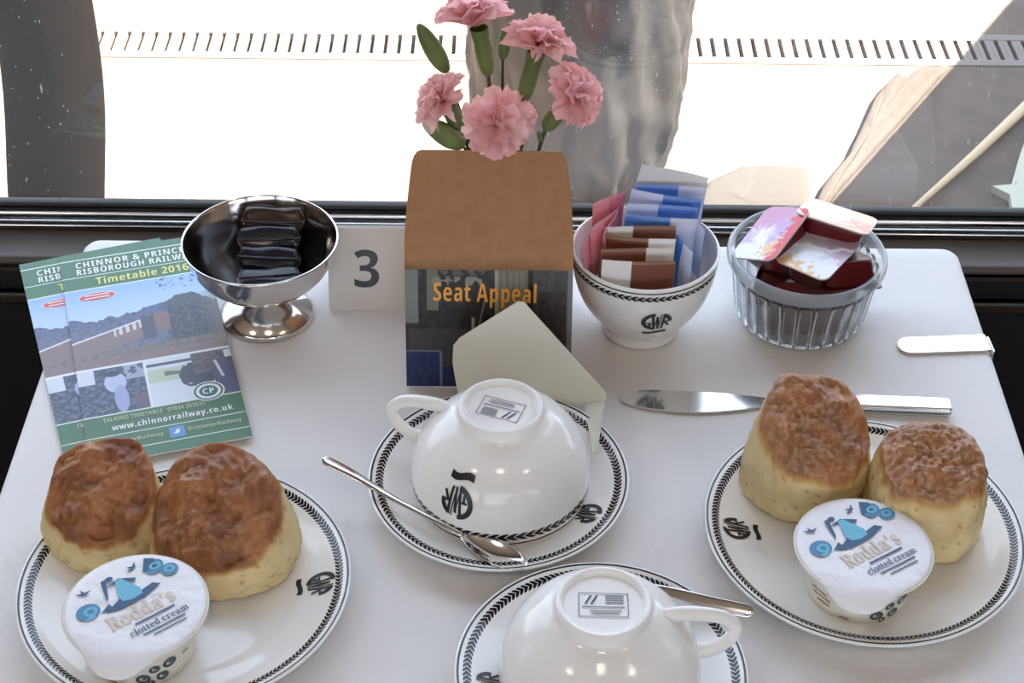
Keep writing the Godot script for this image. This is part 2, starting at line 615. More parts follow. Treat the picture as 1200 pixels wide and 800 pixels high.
	tag(done(st, "pale_low_patch", pale_patch), "low pale patch on the platform, behind the glass jam dish", "pale_patch")
	# rod shaped after a pale reflection in the glass, and a board
	st = start()
	tube(st, [Vector3(.60, G + .012, -2.21), Vector3(.77, G + .012, -2.42), Vector3(.96, G + .012, -2.665)], func(t): return Vector2(.004 + .007 * t, .004 + .007 * t), 10)
	tag(done(st, "pale_reflection_rod", mat("reflection_rod", lin(0.45, 0.35, 0.22), 0.7)), "pale rod standing in for a window reflection, aslant on the platform", "reflection_rod")
	st = start()
	prism(st, PackedVector2Array([Vector2(.793, -2.22), Vector2(.803, -2.30), Vector2(.780, -2.325), Vector2(.812, -2.33), Vector2(.846, -2.42), Vector2(.905, -2.56), Vector2(1.05, -2.5), Vector2(1.0, -2.2)]), G, G + .014)
	tag(done(st, "pale_board", mat("board_pale", lin(0.36, 0.37, 0.29), 0.7)), "pale greenish board lying on the platform at the far right", "board")
	# added canopy, unseen, placed to cast the diagonal shadow on the platform
	var can := thing("added_shade_canopy", "added wooden shade canopy, out of view, casting the shadow across the right of the platform", "canopy", Vector3(0, G, 0))
	var h := 1.9
	var sh := (h + .06) / tan(deg_to_rad(55.0))
	var edge := func(z): return .5165 + (-2.2979 - z) * .638 + sh
	st = start()
	prism(st, PackedVector2Array([Vector2(edge.call(-1.5), -1.5), Vector2(edge.call(-4.6), -4.6), Vector2(edge.call(-4.6) + 2.2, -4.6), Vector2(edge.call(-1.5) + 3.0, -1.5)]), h, h + .06)
	done(st, "roof", M.panel_wood, can)
	for p in [Vector2(edge.call(-1.5) + .7, -1.7), Vector2(edge.call(-4.6) + .3, -4.4), Vector2(edge.call(-4.6) + 2.0, -4.4), Vector2(edge.call(-1.5) + 2.7, -1.7)]:
		slab("pillar", Vector3(p.x - .05, 0, p.y - .05), Vector3(p.x + .05, h, p.y + .05), M.dark_wood, can)

func heap(st: SurfaceTool, outline: Array, h: float) -> void:
	var o := []
	for i in outline.size():
		var a: Vector2 = outline[i]; var b: Vector2 = outline[(i + 1) % outline.size()]
		for k in 4: o.append(a.lerp(b, k / 4.0))
	var c := Vector2.ZERO
	for p in o: c += p / o.size()
	var rows := []
	for l in [[1.0, 0.0], [0.985, .45], [0.95, .8], [0.85, 1.0], [.6, 1.1], [.3, 1.1], [0.01, 1.1]]:
		var row := PackedVector3Array()
		for i in o.size() + 1:
			var p: Vector2 = c.lerp(o[i % o.size()], l[0])
			var n := noise.get_noise_2d(p.x * 40, p.y * 40)
			row.append(Vector3(p.x, G + .0005 + h * l[1] * (1 + .3 * n), p.y))
		rows.append(row)
	grid(st, rows)

# ------------------------------------------------------------------ table
func table() -> void:
	var x0 := -0.284
	var x1 := 0.2950
	var z0 := -0.9215
	var z1 := -0.36
	var tb := thing("dining_table", "narrow dining table under the white cloth, set against the window wall", "table", Vector3((x0 + x1) / 2, 0, (z0 + z1) / 2))
	var st := start()
	rbox(st, x1 - x0 - .012, .028, z1 - z0 - .012, .012, .002, Transform3D(Basis(), Vector3(0, T - .034, 0)))
	done(st, "tabletop", M.dark_wood, tb)
	st = start()
	rbox(st, .05, T - .034, .05, .004, .002, Transform3D(Basis(), Vector3(0, 0, .18)))
	done(st, "leg", M.dark_wood, tb)
	st = start()
	rbox(st, .36, .05, .03, .004, .002, Transform3D(Basis(), Vector3(0, T - .09, -.245)))
	done(st, "wall_bracket", M.dark_wood, tb)
	var w := x1 - x0
	var d := z1 - z0
	var rows := []
	var lv := []
	for k in 26: lv.append([1.0 - k / 26.0, 0.0, 0.0])
	lv.reverse()
	lv += [[1.0, .0, .0], [1.0, .0025, -.0006], [1.0, .0045, -.0025], [1.0, .0055, -.005], [1.0, .0058, -.01], [1.0, .006, -.03], [1.0, .008, -.08], [1.0, .010, -.13], [1.0, .012, -.19], [1.0, .0115, -.1902], [1.0, .007, -.13], [1.0, .0035, -.03]]
	for l in lv:
		var row := PackedVector3Array()
		var o := round_rect((w - .012) * l[0] + 2 * l[1], (d - .012) * l[0] + 2 * l[1], .006 * l[0] + l[1], 6)
		var dense := PackedVector2Array()
		for i in o.size():
			var a := o[i]; var b := o[(i + 1) % o.size()]
			var n := 26 if a.distance_to(b) > .05 * l[0] else 1
			for k in n: dense.append(a.lerp(b, float(k) / n))
		for i in dense.size() + 1:
			var p := dense[i % dense.size()]
			var y: float = T - .0004 + l[2]
			if l[1] == 0.0:
				var e := smoothstep(1.0, .9, float(l[0]))
				y += .0004 * noise.get_noise_2d(p.x * 9, p.y * 9) * e
				# soft creases near the right edge and by the far corner
				var q := Vector2(p.x + (x0 + x1) / 2, p.y + (z0 + z1) / 2)
				y += .0030 * e * exp(-pow((q.y + .842 + .10 * (q.x - .23)) / .011, 2)) * smoothstep(.17, .23, q.x)
				y += .0008 * e * exp(-pow((q.x + .10 + .3 * (q.y + .8)) / .012, 2)) * smoothstep(-.75, -.85, q.y)
			elif l[2] < -.02:
				var out := .004 * sin(p.x * 40) * sin(p.y * 33) * (-float(l[2]) / .19)
				p += p.normalized() * out
			row.append(Vector3(p.x, y, p.y))
		rows.append(row)
	st = start()
	grid(st, rows)
	var cl := done(st, "tablecloth", M.cloth)
	cl.position = Vector3((x0 + x1) / 2, 0, (z0 + z1) / 2)
	tag(cl, "plain white tablecloth covering the whole table", "tablecloth")
	# clip on the right edge
	var c := thing("tablecloth_clip", "flat steel tablecloth clip with a rounded end on the right table edge", "clip", Vector3(0.2880, T, -0.8165))
	st = start()
	var pl := PackedVector2Array([Vector2(.0045, -.0075), Vector2(-.044, -.0075)])
	for i in 9: pl.append(Vector2(-.044 - .0075 * sin(PI * (i + 1) / 10.0), -.0075 * cos(PI * (i + 1) / 10.0)))
	pl.append(Vector2(-.044, .0075)); pl.append(Vector2(.0045, .0075))
	prism(st, pl, .0008, .0020, Transform3D(Basis(Vector3.UP, deg_to_rad(4.0))))
	done(st, "upper_arm", M.steel_bright, c)
	st = start()
	rbox(st, .0012, .037, .015, .0004, .0003, Transform3D(Basis(Vector3.UP, deg_to_rad(4.0)), Vector3(.0065, -.036, 0)), 2)
	done(st, "spring_back", M.steel_bright, c)

# ------------------------------------------------------------------ leaflets
func leaflet_texture() -> ImageTexture:
	var w := 256
	var h := 576
	var im := Image.create(w, h, false, Image.FORMAT_RGB8)
	var green := Color(0.27, 0.44, 0.33)
	var n := FastNoiseLite.new()
	n.seed = 12
	n.frequency = 0.02
	n.fractal_octaves = 4
	for y in h:
		var v := (y + .5) / h
		for x in w:
			var u := (x + .5) / w
			var c := green
			var f := n.get_noise_2d(x * 1.0, y * 1.0)
			var f2 := n.get_noise_2d(x * 4.0, y * 4.0 + 900)
			if absf(v - .036) < .0025 or absf(v - .128) < .002 or absf(v - .196) < .0025:
				c = Color(.85, .9, .86)
			elif v > .196 and v < .585:
				# countryside with a train running away to the left
				var hill := .345 + .012 * sin(u * 7) + .02 * n.get_noise_2d(x * 1.5, 40) - .05 * smoothstep(.55, .85, u) + .04 * smoothstep(.85, 1.0, u)
				if v < hill:
					c = Color(.56, .70, .90).lerp(Color(.74, .82, .93), clampf((v - .2) * 6, 0, 1))
					if u > .62 and v < .26 and f2 > .28: c = Color(.32, .40, .52)
				else:
					c = Color(.34, .40, .55).lerp(Color(.45, .47, .56), clampf((v - .34) * 8, 0, 1)) 
					c = c.lerp(Color(.22, .26, .36), clampf(f2 * .7 + .15, 0, .6))
					if u > .60: c = c.lerp(Color(.28, .31, .36), smoothstep(.6, .7, u))
				if v > .515:
					c = Color(.50, .50, .44).lerp(Color(.42, .38, .40), clampf(f2 + .5, 0, 1))
					if v > .545: c = c.lerp(Color(.56, .45, .47), .6)
				var top := .455 - .14 * u
				var bot := .545 - .14 * u
				if u < .47 and v > top and v < bot:
					c = Color(.52, .45, .46)
					if v < top + .008: c = Color(.85, .83, .86)
					elif v < top + .04 and fposmod(u * 22, 1.0) < .5 and u > .28: c = Color(.80, .79, .78)
				elif u >= .47 and u < .56 and v > .375 and v < .49:
					c = Color(.30, .32, .40)
				elif u >= .56 and u < .72 and v > .37 and v < .46:
					c = Color(.50, .40, .40)
				if u > .66 and u < .95 and v > .34 + .06 * absf(f) and v < .50:
					c = Color(.20, .22, .29).lerp(Color(.36, .38, .45), clampf(f2 + .4, 0, 1))
				if u > .85 and v > .30: c = c.lerp(Color(.50, .47, .42), .6 * smoothstep(.85, 1.0, u))
			elif v >= .585 and v < .595:
				c = Color(.88, .90, .93)
			elif v >= .595 and v < .800:
				if absf(u - .435) < .010: c = Color(.9, .91, .94)
				elif u < .435:
					# fireman in a white coat by dark machinery
					c = Color(.24, .27, .36).lerp(Color(.40, .44, .54), clampf(f2 * 1.6 + .4, 0, 1))
					if u < .11 and v < .66: c = Color(.80, .84, .88)
					if Vector2((u - .235) / .07, (v - .665) / .045).length() < 1: c = Color(.72, .76, .88)
					if Vector2((u - .26) / .045, (v - .74) / .06).length() < 1: c = Color(.62, .66, .82)
					if Vector2((u - .225) / .05, (v - .625) / .012).length() < 1: c = Color(.20, .24, .33)
					if u > .30 and v < .66 and f > -.1: c = Color(.60, .66, .74)
					if u > .34 and v > .73: c = Color(.40, .36, .44)
				else:
					# view from a cab window towards a dark engine
					c = Color(.83, .86, .91)
					if v > .64 and v < .70: c = Color(.74, .79, .70)
					if v < .625 and v > .612: c = Color(.28, .30, .38)
					if v > .66 + .006 * sin(u * 20) and v < .676 and u > .55: c = Color(.40, .44, .36)
					if Vector2((u - .76) / .12, (v - .69) / .055 + f2 * .5).length() < 1: c = Color(.22, .25, .35)
					if u > .74 and v < .69: c = Color(.30, .29, .33).lerp(Color(.42, .40, .42), clampf(f2 + .4, 0, 1))
					if u > .86 and v > .66: c = Color(.34, .36, .48)
					if absf(u - .90 - (v - .68) * .4) < .010 and v > .64 and v < .72: c = Color(.82, .84, .88)
					if u > .955 and v > .60 and v < .635: c = Color(.85, .87, .9)
			elif absf(v - .803) < .003 or absf(v - .892) < .0022 or absf(v - .958) < .0022:
				c = Color(.84, .90, .86)
			im.set_pixel(x, y, c)
	return ImageTexture.create_from_image(im)

func leaflets() -> void:
	var pm := mat("leaflet_print", Color.WHITE, 0.42)
	pm.albedo_texture = leaflet_texture()
	var paper := mat("paper_white", lin(.75, .76, .76), .6)
	var white := mat("ink_white", lin(.80, .83, .82), .5)
	var yellow := mat("ink_yellow", lin(.72, .70, .22), .5)
	var red := mat("ink_red", lin(.62, .09, .10), .5)
	var blue := mat("ink_blue", lin(.13, .32, .62), .5)
	var dim := mat("ink_pale_green", lin(.42, .50, .30), .5)
	var teal := mat("ink_teal", lin(.03, .16, .17), .5)
	var w := .0915
	var l := .2055
	var spots := [
		["green railway timetable leaflet lying beneath, its left edge peeking out", Vector3(-.2405, T + .0006, -.8055), 20.3, 0.0],
		["green railway timetable leaflet on top, beside the metal bowl", Vector3(-.221, T + .0024, -.8075), 16.8, 0.0]]
	for s in spots:
		var t := thing("timetable_leaflet", s[0], "leaflet", s[1], deg_to_rad(s[2]), "timetable leaflets")
		t.rotation.x = 0.0
		var st := start()
		rbox(st, w, .0012, l, .0006, .0002, Transform3D(), 2)
		done(st, "pages", paper, t)
		st = start()
		var rows := []
		for j in 2:
			rows.append(PackedVector3Array([Vector3(-w / 2, .0014, -l / 2 + l * j), Vector3(w / 2, .0014, -l / 2 + l * j)]))
		grid(st, rows, func(i, j): return Vector2(i, j))
		done(st, "cover", pm, t)
		var on := func(p: Vector2): return Vector3((p.x - .5) * w, .0015, (-.5 + p.y) * l)
		var up := func(p: Vector2): return Vector3((p.x - .5) * w, .0016, (-.5 + p.y) * l)
		var wr := func(called: String, text: String, c: Vector2, s2: Vector2, m: Material, bold := true, sp := 0.0):
			ink(t, called, moved(glyphs(text, "Droid Sans", bold, sp), c, Vector2(s2.x, -s2.y)), m, up)
		wr.call("title_lettering", "CHINNOR & PRINCES", Vector2(.505, .066), Vector2(.80, .030), white, true, 6.0)
		wr.call("title_lettering", "RISBOROUGH RAILWAY", Vector2(.515, .103), Vector2(.82, .030), white, true, 6.0)
		wr.call("year_lettering", "Timetable 2016", Vector2(.545, .161), Vector2(.64, .038), yellow, true, 3.0)
		ink(t, "badge", moved(disc2(1, 1), Vector2(.215, .240), Vector2(.130, .021)), white, on)
		ink(t, "badge_field", moved(disc2(1, 1), Vector2(.215, .240), Vector2(.122, .018)), red, up)
		for q in [.233, .247]:
			ink(t, "badge_line", moved(rect2(.17, .005), Vector2(.215, q), Vector2.ONE), white, func(p: Vector2): return Vector3((p.x - .5) * w, .0017, (-.5 + p.y) * l))
		wr.call("telephone_lettering", "TALKING TIMETABLE   01844 353535", Vector2(.44, .826), Vector2(.64, .018), dim)
		wr.call("web_lettering", "www.chinnorrailway.co.uk", Vector2(.545, .865), Vector2(.76, .032), white, true, 5.0)
		wr.call("social_lettering", "chinnorRailway", Vector2(.31, .925), Vector2(.32, .022), dim)
		wr.call("social_lettering", "@chinnorRailway", Vector2(.79, .925), Vector2(.34, .022), dim)
		ink(t, "social_badge", moved(rect2(.095, .045), Vector2(.555, .925), Vector2.ONE), blue, on)
		ink(t, "bird_mark", moved(poly2([Vector2(-1, -.5), Vector2(-.3, .1), Vector2(-.2, .6), Vector2(.2, .9), Vector2(.6, .7), Vector2(1, .75), Vector2(.7, .4), Vector2(.5, -.4), Vector2(-.1, -.8), Vector2(-.8, -.75), Vector2(-.5, -.5)]), Vector2(.555, .925), Vector2(.026, -.012)), white, up)
		ink(t, "crest", moved(disc2(1, 1), Vector2(.80, .776), Vector2(.105, .043)), white, on)
		ink(t, "crest_ring", moved(ring2(1, 1, .86, .86), Vector2(.80, .776), Vector2(.094, .039)), teal, up)
		ink(t, "crest_field", moved(disc2(1, 1), Vector2(.80, .776), Vector2(.060, .024)), teal, up)
		ink(t, "crest_lettering", moved(glyphs("CP"), Vector2(.80, .776), Vector2(.075, -.024)), white, func(p: Vector2): return Vector3((p.x - .5) * w, .0017, (-.5 + p.y) * l))

# ------------------------------------------------------------------ steel bowl and mints
func mint_bowl() -> void:
	var at := Vector3(-.1530, T, -.8395)
	var o := thing("steel_bowl", "shiny footed steel bowl with dark wrapped sweets, left of the number card", "bowl", at)
	var st := start()
	var p := smooth2([Vector2(.0285, .0), Vector2(.0292, .0015), Vector2(.0282, .0045), Vector2(.0230, .0095), Vector2(.0150, .0145), Vector2(.0112, .0185), Vector2(.0120, .0215), Vector2(.0205, .0245), Vector2(.032, .0300), Vector2(.041, .040), Vector2(.0455, .052), Vector2(.0468, .0565), Vector2(.0474, .0575), Vector2(.0470, .0583), Vector2(.0460, .0578), Vector2(.0440, .052), Vector2(.0393, .0405), Vector2(.030, .0312), Vector2(.018, .0262), Vector2(.0, .0245)], 5)
	lathe(st, p, 96)
	done(st, "bowl", M.steel, o)
	st = start()
	lathe(st, [Vector2(0.0, .006), Vector2(.021, .004), Vector2(.0275, .0008), Vector2(.0285, 0)], 48)
	done(st, "underside", M.steel, o)
	var wrap := mat("dark_wrapper", lin(.010, .010, .016), .22)
	var choc := mat("brown_wrapper", lin(.030, .014, .008), .25)
	var labels := ["dark wrapped sweet lying at the front of the steel bowl", "dark wrapped sweet in the middle of the steel bowl", "dark wrapped sweet near the back of the steel bowl", "brown wrapped sweet leaning on the back of the steel bowl"]
	var spots := [[Vector3(-0.1490, T + .0305, -.8345), 8.0, 10.0], [Vector3(-0.1505, T + .0352, -.8495), -3.0, 32.0], [Vector3(-0.1515, T + .0415, -.8625), 4.0, 45.0], [Vector3(-0.1495, T + .0480, -.8740), 0.0, 58.0]]
	for i in 4:
		var w := thing("wrapped_sweet", labels[i], "sweet", spots[i][0], 0.0, "sweets in the steel bowl")
		w.rotation = Vector3(deg_to_rad(spots[i][2]), deg_to_rad(spots[i][1]), 0)
		st = start()
		var rows := []
		for j in 13:
			var t := j / 12.0
			var row := PackedVector3Array()
			for k in 25:
				var a := TAU * (k % 24) / 24
				var x := (t - .5) * .040
				var ca := cos(a); var sa := sin(a)
				var endk := 1.0 if j > 0 and j < 12 else .02
				var cr := 1.0 + .05 * sin(a * 3 + t * 9 + i)
				row.append(Vector3(x, .0052 * signf(sa) * pow(absf(sa), .6) * endk * cr, .0078 * signf(ca) * pow(absf(ca), .6) * endk * cr))
			rows.append(row)
		rows.reverse()
		grid(st, rows)
		done(st, "wrapper", choc if i == 3 else wrap, w)
		st = start()
		tube(st, [Vector3(-.019, .0054, .001), Vector3(0, .0058, .0015), Vector3(.019, .0054, .001)], func(_t): return Vector2(.0009, .0005), 6)
		done(st, "seam", choc if i == 3 else wrap, w)

# ------------------------------------------------------------------ number card
func number_card() -> void:
	var o := thing("number_card", "white folded card with a black figure three beside the brown carton", "card", Vector3(-.0905, T, -.8445))
	var card := mat("card_white", lin(.74, .72, .69), .6)
	var lean := atan2(.0185, .050)
	var b := Basis(Vector3.RIGHT, -lean)
	var st := start()
	rbox(st, .049, .0535, .0008, .0003, .0002, Transform3D(b, Vector3(0, 0.0003, 0)), 2)
	done(st, "front_panel", card, o)
	st = start()
	rbox(st, .049, .0535, .0008, .0003, .0002, Transform3D(Basis(Vector3.RIGHT, lean), Vector3(0, .0003, -.0388)), 2)
	done(st, "back_panel", card, o)
	ink(o, "figure", moved(glyphs("3", "Droid Sans", true), Vector2(-.0005, .0275), Vector2(.0155, .0245)), M.print_black, func(p: Vector2): return b * Vector3(p.x, p.y, .0007))

# ------------------------------------------------------------------ carton
func carton_print() -> ImageTexture:
	var w := 256
	var h := 208
	var im := Image.create(w, h, false, Image.FORMAT_RGB8)
	var n := FastNoiseLite.new()
	n.seed = 5
	n.frequency = .03
	for y in h:
		for x in w:
			var u := (x + .5) / w
			var v := (y + .5) / h
			var f := n.get_noise_2d(x * 2.0, y * 2.0)
			var c := Color(.12, .11, .10).lerp(Color(.22, .20, .18), clampf(f + .5, 0, 1))
			if v < .05 and u < .5: c = Color(.35, .34, .32) if f > 0 else Color(.16, .15, .14)
			if u < .08 and v < .45: c = Color(.46, .49, .46)
			if u > .13 and u < .20 and v < .34: c = Color(.42, .43, .38)
			if v > .06 and v < .13 and u > .16 and u < .46 and f > -.05: c = Color(.52, .51, .47)
			if u > .02 and u < .42 and v > .50 and v < .98: c = Color(.25, .23, .22)
			if u > .395 and u < .415 and v > .40 and v < .8: c = Color(.62, .60, .57)
			if absf(u - .46 - .02 * sin(v * 9)) < .006 and v > .2 and v < .7: c = Color(.5, .47, .45)
			if absf(u - .545) < .008 and v < .62: c = Color(.62, .60, .57)
			if u > .555 and u < .73 and v < .40: c = Color(.48, .46, .40) if fposmod(u * 28, 1.0) > .12 else Color(.34, .32, .29)
			if u > .555 and u < .68 and v > .38 and v < .62: c = Color(.58, .58, .56)
			if u > .60 and u < .66 and v > .44 and v < .54: c = Color(.25, .24, .24)
			if u > .745 and u < .76 and v < .3: c = Color(.05, .05, .05)
			if u > .76 and v < .8: c = Color(.30, .30, .30).lerp(Color(.20, .20, .20), clampf(f + .5, 0, 1))
			if u > .80 and u < .96 and v > .18 and v < .92: c = Color(.17, .14, .13).lerp(Color(.26, .22, .20), clampf(f + .4, 0, 1))
			if u > .97: c = Color(.45, .45, .44)
			if u < .205 and v > .70: c = Color(.10, .16, .33).lerp(Color(.15, .22, .42), clampf(f * 2 + .5, 0, 1))
			if (absf(u - .21) < .008 and v > .69) or (absf(v - .69) < .009 and u < .21): c = Color(.45, .48, .58)
			if u > .22 and u < .30 and v > .82: c = Color(.10, .17, .36)
			im.set_pixel(x, y, c)
	return ImageTexture.create_from_image(im)

func flower_carton() -> void:
	var o := thing("flower_carton", "brown card carton with a printed lower front, holding the pink flowers", "carton", Vector3(-.0137, T, -.772))
	var kraft := mat("kraft_card", lin(.40, .20, .088), .75)
	kraft.albedo_texture = noise_tex(.04, Color(.90, .89, .88), Color(1, 1, 1), 256, 41)
	kraft.uv1_triplanar = true
	kraft.uv1_scale = Vector3.ONE * 8
	var pr := mat("carton_photo", Color.WHITE, .3)
	pr.albedo_texture = carton_print()
	# front panel follows a profile that leans back, then folds further back: [height, depth, half width]
	var prof := [[0.0, 0.0, .0487], [.075, -.0145, .0484], [.094, -.0205, .0482], [.110, -.0265, .0468], [.128, -.0345, .0446], [.139, -.0395, .0430]]
	var at := func(y: float) -> Array:
		for k in prof.size() - 1:
			if y <= prof[k + 1][0]:
				var t: float = (y - prof[k][0]) / (prof[k + 1][0] - prof[k][0])
				return [lerpf(prof[k][1], prof[k + 1][1], t), lerpf(prof[k][2], prof[k + 1][2], t)]
		return [prof[-1][1], prof[-1][2]]
	var st := start()
	var rows := []
	for back in 2:
		var ys := [.0755, .085, .094, .102, .110, .120, .128, .134, .137, .139, .140]
		if back: ys.reverse()
		for y in ys:
			var a: Array = at.call(y)
			var hw: float = a[1]
			if y > .133: hw -= .005 * (1.0 - sqrt(maxf(0.0, 1.0 - pow((y - .133) / .007, 2))))
			var row := PackedVector3Array()
			for i in 9: row.append(Vector3(-hw + 2 * hw * i / 8.0, y, a[0] - .0008 * back))
			rows.append(row)
	rows.append(rows[0])
	rows.reverse()
	grid(st, rows)
	done(st, "upper_front", kraft, o)
	st = start()
	rows = []
	for y in [.0, .0755]:
		var a: Array = at.call(y)
		rows.append(PackedVector3Array([Vector3(-a[1], y, a[0]), Vector3(a[1], y, a[0])]))
	rows.reverse()
	grid(st, rows, func(i, j): return Vector2(i, j))
	done(st, "printed_front", pr, o)
	# sides, back and base
	for s in [-1, 1]:
		st = start()
		var poly := PackedVector2Array([Vector2(-.0003, 0), Vector2(-.0148, .0755), Vector2(-.021, .094), Vector2(-.028, .100), Vector2(-.090, .082), Vector2(-.090, 0)])
		# polygon runs in depth and height
		prism(st, poly, -.0005, .0005, Transform3D(Basis(Vector3(0, 0, 1), Vector3(1, 0, 0), Vector3(0, 1, 0)), Vector3(.0465 * s, 0, 0)))
		done(st, "side_panel", kraft, o)
	slab("back_panel", Vector3(-.047, 0, -.091), Vector3(.047, .084, -.090), kraft, o, .0003)
	slab("base_panel", Vector3(-.047, 0.0002, -.090), Vector3(.047, .001, -.0015), kraft, o, .0003)
	var orange := mat("ink_orange", lin(.78, .36, .06), .4)
	var sl := atan2(.0145, .075)
	ink(o, "lettering", moved(glyphs("Seat Appeal", "Droid Sans", true, 2.0), Vector2(-.0022, .0600), Vector2(.0595, .0160), deg_to_rad(-1.0)), orange, func(p: Vector2): return Vector3(p.x, p.y, -p.y * tan(sl) + .0006))

# ------------------------------------------------------------------ flowers
func petal_mesh(v: int) -> Mesh:
	var st := start()
	var rows := []
	var nu := 11
	var nv := 7
	for j in nv:
		var t := j / (nv - 1.0)
		var row := PackedVector3Array()
		for i in nu:
			var u := i / (nu - 1.0) * 2 - 1
			var wd := .0018 + .0100 * pow(t, .75) * (1.0 - .15 * pow(t, 4))
			var ln := .0175 * t * (1.0 - .22 * u * u * t) 
			if j == nv - 1: ln += .0006 * (1 if i % 2 == 0 else -1)
			var ruffle := .0026 * t * t * sin(u * 5.0 + v * 1.7) + .0008 * t * t * cos(u * 11.0 + v)
			var bend := .0065 * t * t
			row.append(Vector3(u * wd, ln, ruffle + bend + .003 * u * u * t))
		rows.append(row)
	grid(st, rows)
	st.generate_normals()
	return st.commit()

func stem_tube(o: Node3D, pts: Array, m: Material, r := .0011) -> void:
	var st := start()
	tube(st, smooth3(pts, 6), func(_t): return Vector2(r, r), 8, Vector3.BACK)
	done(st, "stem", m, o)

func oriented(axis: Vector3) -> Basis:
	axis = axis.normalized()
	var x := axis.cross(Vector3(.13, .2, .97)).normalized()
	return Basis(x, axis, x.cross(axis))

func flowers() -> void:
	rng.seed = 19
	var green := mat("calyx_green", lin(.17, .22, .065), .55)
	green.albedo_texture = noise_tex(.03, Color(.75, .78, .7), Color(1, 1, 1), 128, 51)
	green.uv1_triplanar = true
	green.uv1_scale = Vector3(30, 12, 30)
	var stemm := mat("stem_green", lin(.045, .065, .022), .6)
	var pinks := []
	for c in [[.84, .52, .53], [.80, .43, .46], [.87, .62, .62]]:
		var p := mat("petal_pink_%d" % pinks.size(), lin(c[0], c[1], c[2]), .7)
		p.cull_mode = BaseMaterial3D.CULL_DISABLED
		p.backlight_enabled = true
		p.backlight = lin(.85, .55, .55)
		pinks.append(p)
	var petals := []
	for v in 4: petals.append(petal_mesh(v))
	# [label, bloom centre, facing axis, calyx top, calyx bottom, stem foot, size, spread]
	var list := [
		["pink carnation at the top left, seen from below, cut by the picture edge", Vector3(-.0230, .2125, -.837), Vector3(-.12, 1, -.40), Vector3(-.0200, .2045, -.835), Vector3(-.0148, .1755, -.835), Vector3(-.012, .10, -.835), 1.15, .55],
		["pink carnation at the top right of the bunch, beside the slim bud", Vector3(.0140, .2030, -.8265), Vector3(.30, 1, -.05), Vector3(.0115, .1950, -.8265), Vector3(.0042, .164, -.825), Vector3(.002, .10, -.825), 1.08, .55],
		["pink carnation furthest right, turned to the right", Vector3(.0360, .1835, -.8035), Vector3(.85, .50, .40), Vector3(.0285, .1755, -.8070), Vector3(.0175, .152, -.817), Vector3(.005, .10, -.825), 1.0, .85],
		["pink carnation facing forward just above the carton top", Vector3(-.0100, .160, -.806), Vector3(-.05, .35, 1), Vector3(-.0060, .155, -.816), Vector3(-.001, .137, -.826), Vector3(-.002, .09, -.83), 1.05, .9],
		["half-hidden pink carnation behind the forward-facing bloom", Vector3(.0045, .161, -.822), Vector3(.55, .8, .1), Vector3(.0030, .155, -.822), Vector3(.0010, .133, -.824), Vector3(.0, .09, -.83), .72, .8],
		["pale pink carnation furthest left, tipped to the left", Vector3(-.0430, .1715, -.818), Vector3(-.70, .75, .20), Vector3(-.0375, .1645, -.821), Vector3(-.0278, .139, -.826), Vector3(-.018, .09, -.83), .95, .65]]
	for n in list.size():
		var f: Array = list[n]
		var o := thing("carnation", f[0], "flower", Vector3(f[5].x, T + f[5].y, f[5].z), 0.0, "pink carnations in the carton")
		var base: Vector3 = f[5]
		stem_tube(o, [Vector3.ZERO, (f[4] - base) * .5 + Vector3(.0005, 0, 0), f[4] - base], stemm)
		var st := start()
		var ax: Vector3 = f[3] - f[4]
		var len := ax.length()
		lathe(st, smooth2([Vector2(0, -.001), Vector2(.0020, 0), Vector2(.0042, len * .15), Vector2(.0049, len * .45), Vector2(.0047, len * .75), Vector2(.0055, len * .98), Vector2(.0045, len)], 4), 18)
		var c := done(st, "calyx", green, o)
		c.transform = Transform3D(oriented(ax), f[4] - base)
		var bl := Node3D.new()
		bl.name = "bloom"
		o.add_child(bl, true)
		bl.transform = Transform3D(oriented(f[2]).scaled(Vector3.ONE * f[6]), f[1] - base - f[2].normalized() * .007)
		var layers := [[4, 6.0, .70, .0030], [5, 24.0, .80, .0022], [6, 48.0, .92, .0012], [7, 76.0, 1.0, 0.0]]
		for k in layers.size():
			var la: Array = layers[k]
			for i in la[0]:
				var yaw = TAU * i / la[0] + k * .9 + rng.randf_range(-.15, .15) + n
				var tilt: float = deg_to_rad(la[1] * f[7] + rng.randf_range(-9, 9))
				var b: Basis = Basis(Vector3.UP, yaw) * Basis(Vector3.RIGHT, tilt) * Basis(Vector3.UP, rng.randf_range(-.4, .4))
				put(petals[rng.randi() % 4], "petal", pinks[(rng.randi() % 3) if n != 5 else 2], bl, Transform3D(b.scaled(Vector3.ONE * la[2] * rng.randf_range(.92, 1.06)), Vector3(0, la[3], 0)))
	# buds: [label, tip, foot of the bud, stem foot, radius, pale tip]
	var buds := [
		["closed green carnation bud standing apart at the upper left", Vector3(-.0532, .2067, -.835), Vector3(-.0383, .1776, -.835), Vector3(-.018, .10, -.832), .0053, .0],
		["green bud with a pale tip leaning left just above the carton", Vector3(-.0505, .1572, -.815), Vector3(-.0290, .1395, -.818), Vector3(-.012, .10, -.825), .0062, .38],
		["slim dark green bud between the two top carnations", Vector3(-.0056, .1992, -.845), Vector3(-.0069, .1800, -.845), Vector3(-.010, .10, -.838), .0036, 0.0],
		["tiny green bud beside the stem of the right carnation", Vector3(.0135, .1515, -.815), Vector3(.0150, .1435, -.817), Vector3(.006, .10, -.825), .0016, 0.0]]
	var palem := mat("bud_tip", lin(.55, .48, .38), .7)
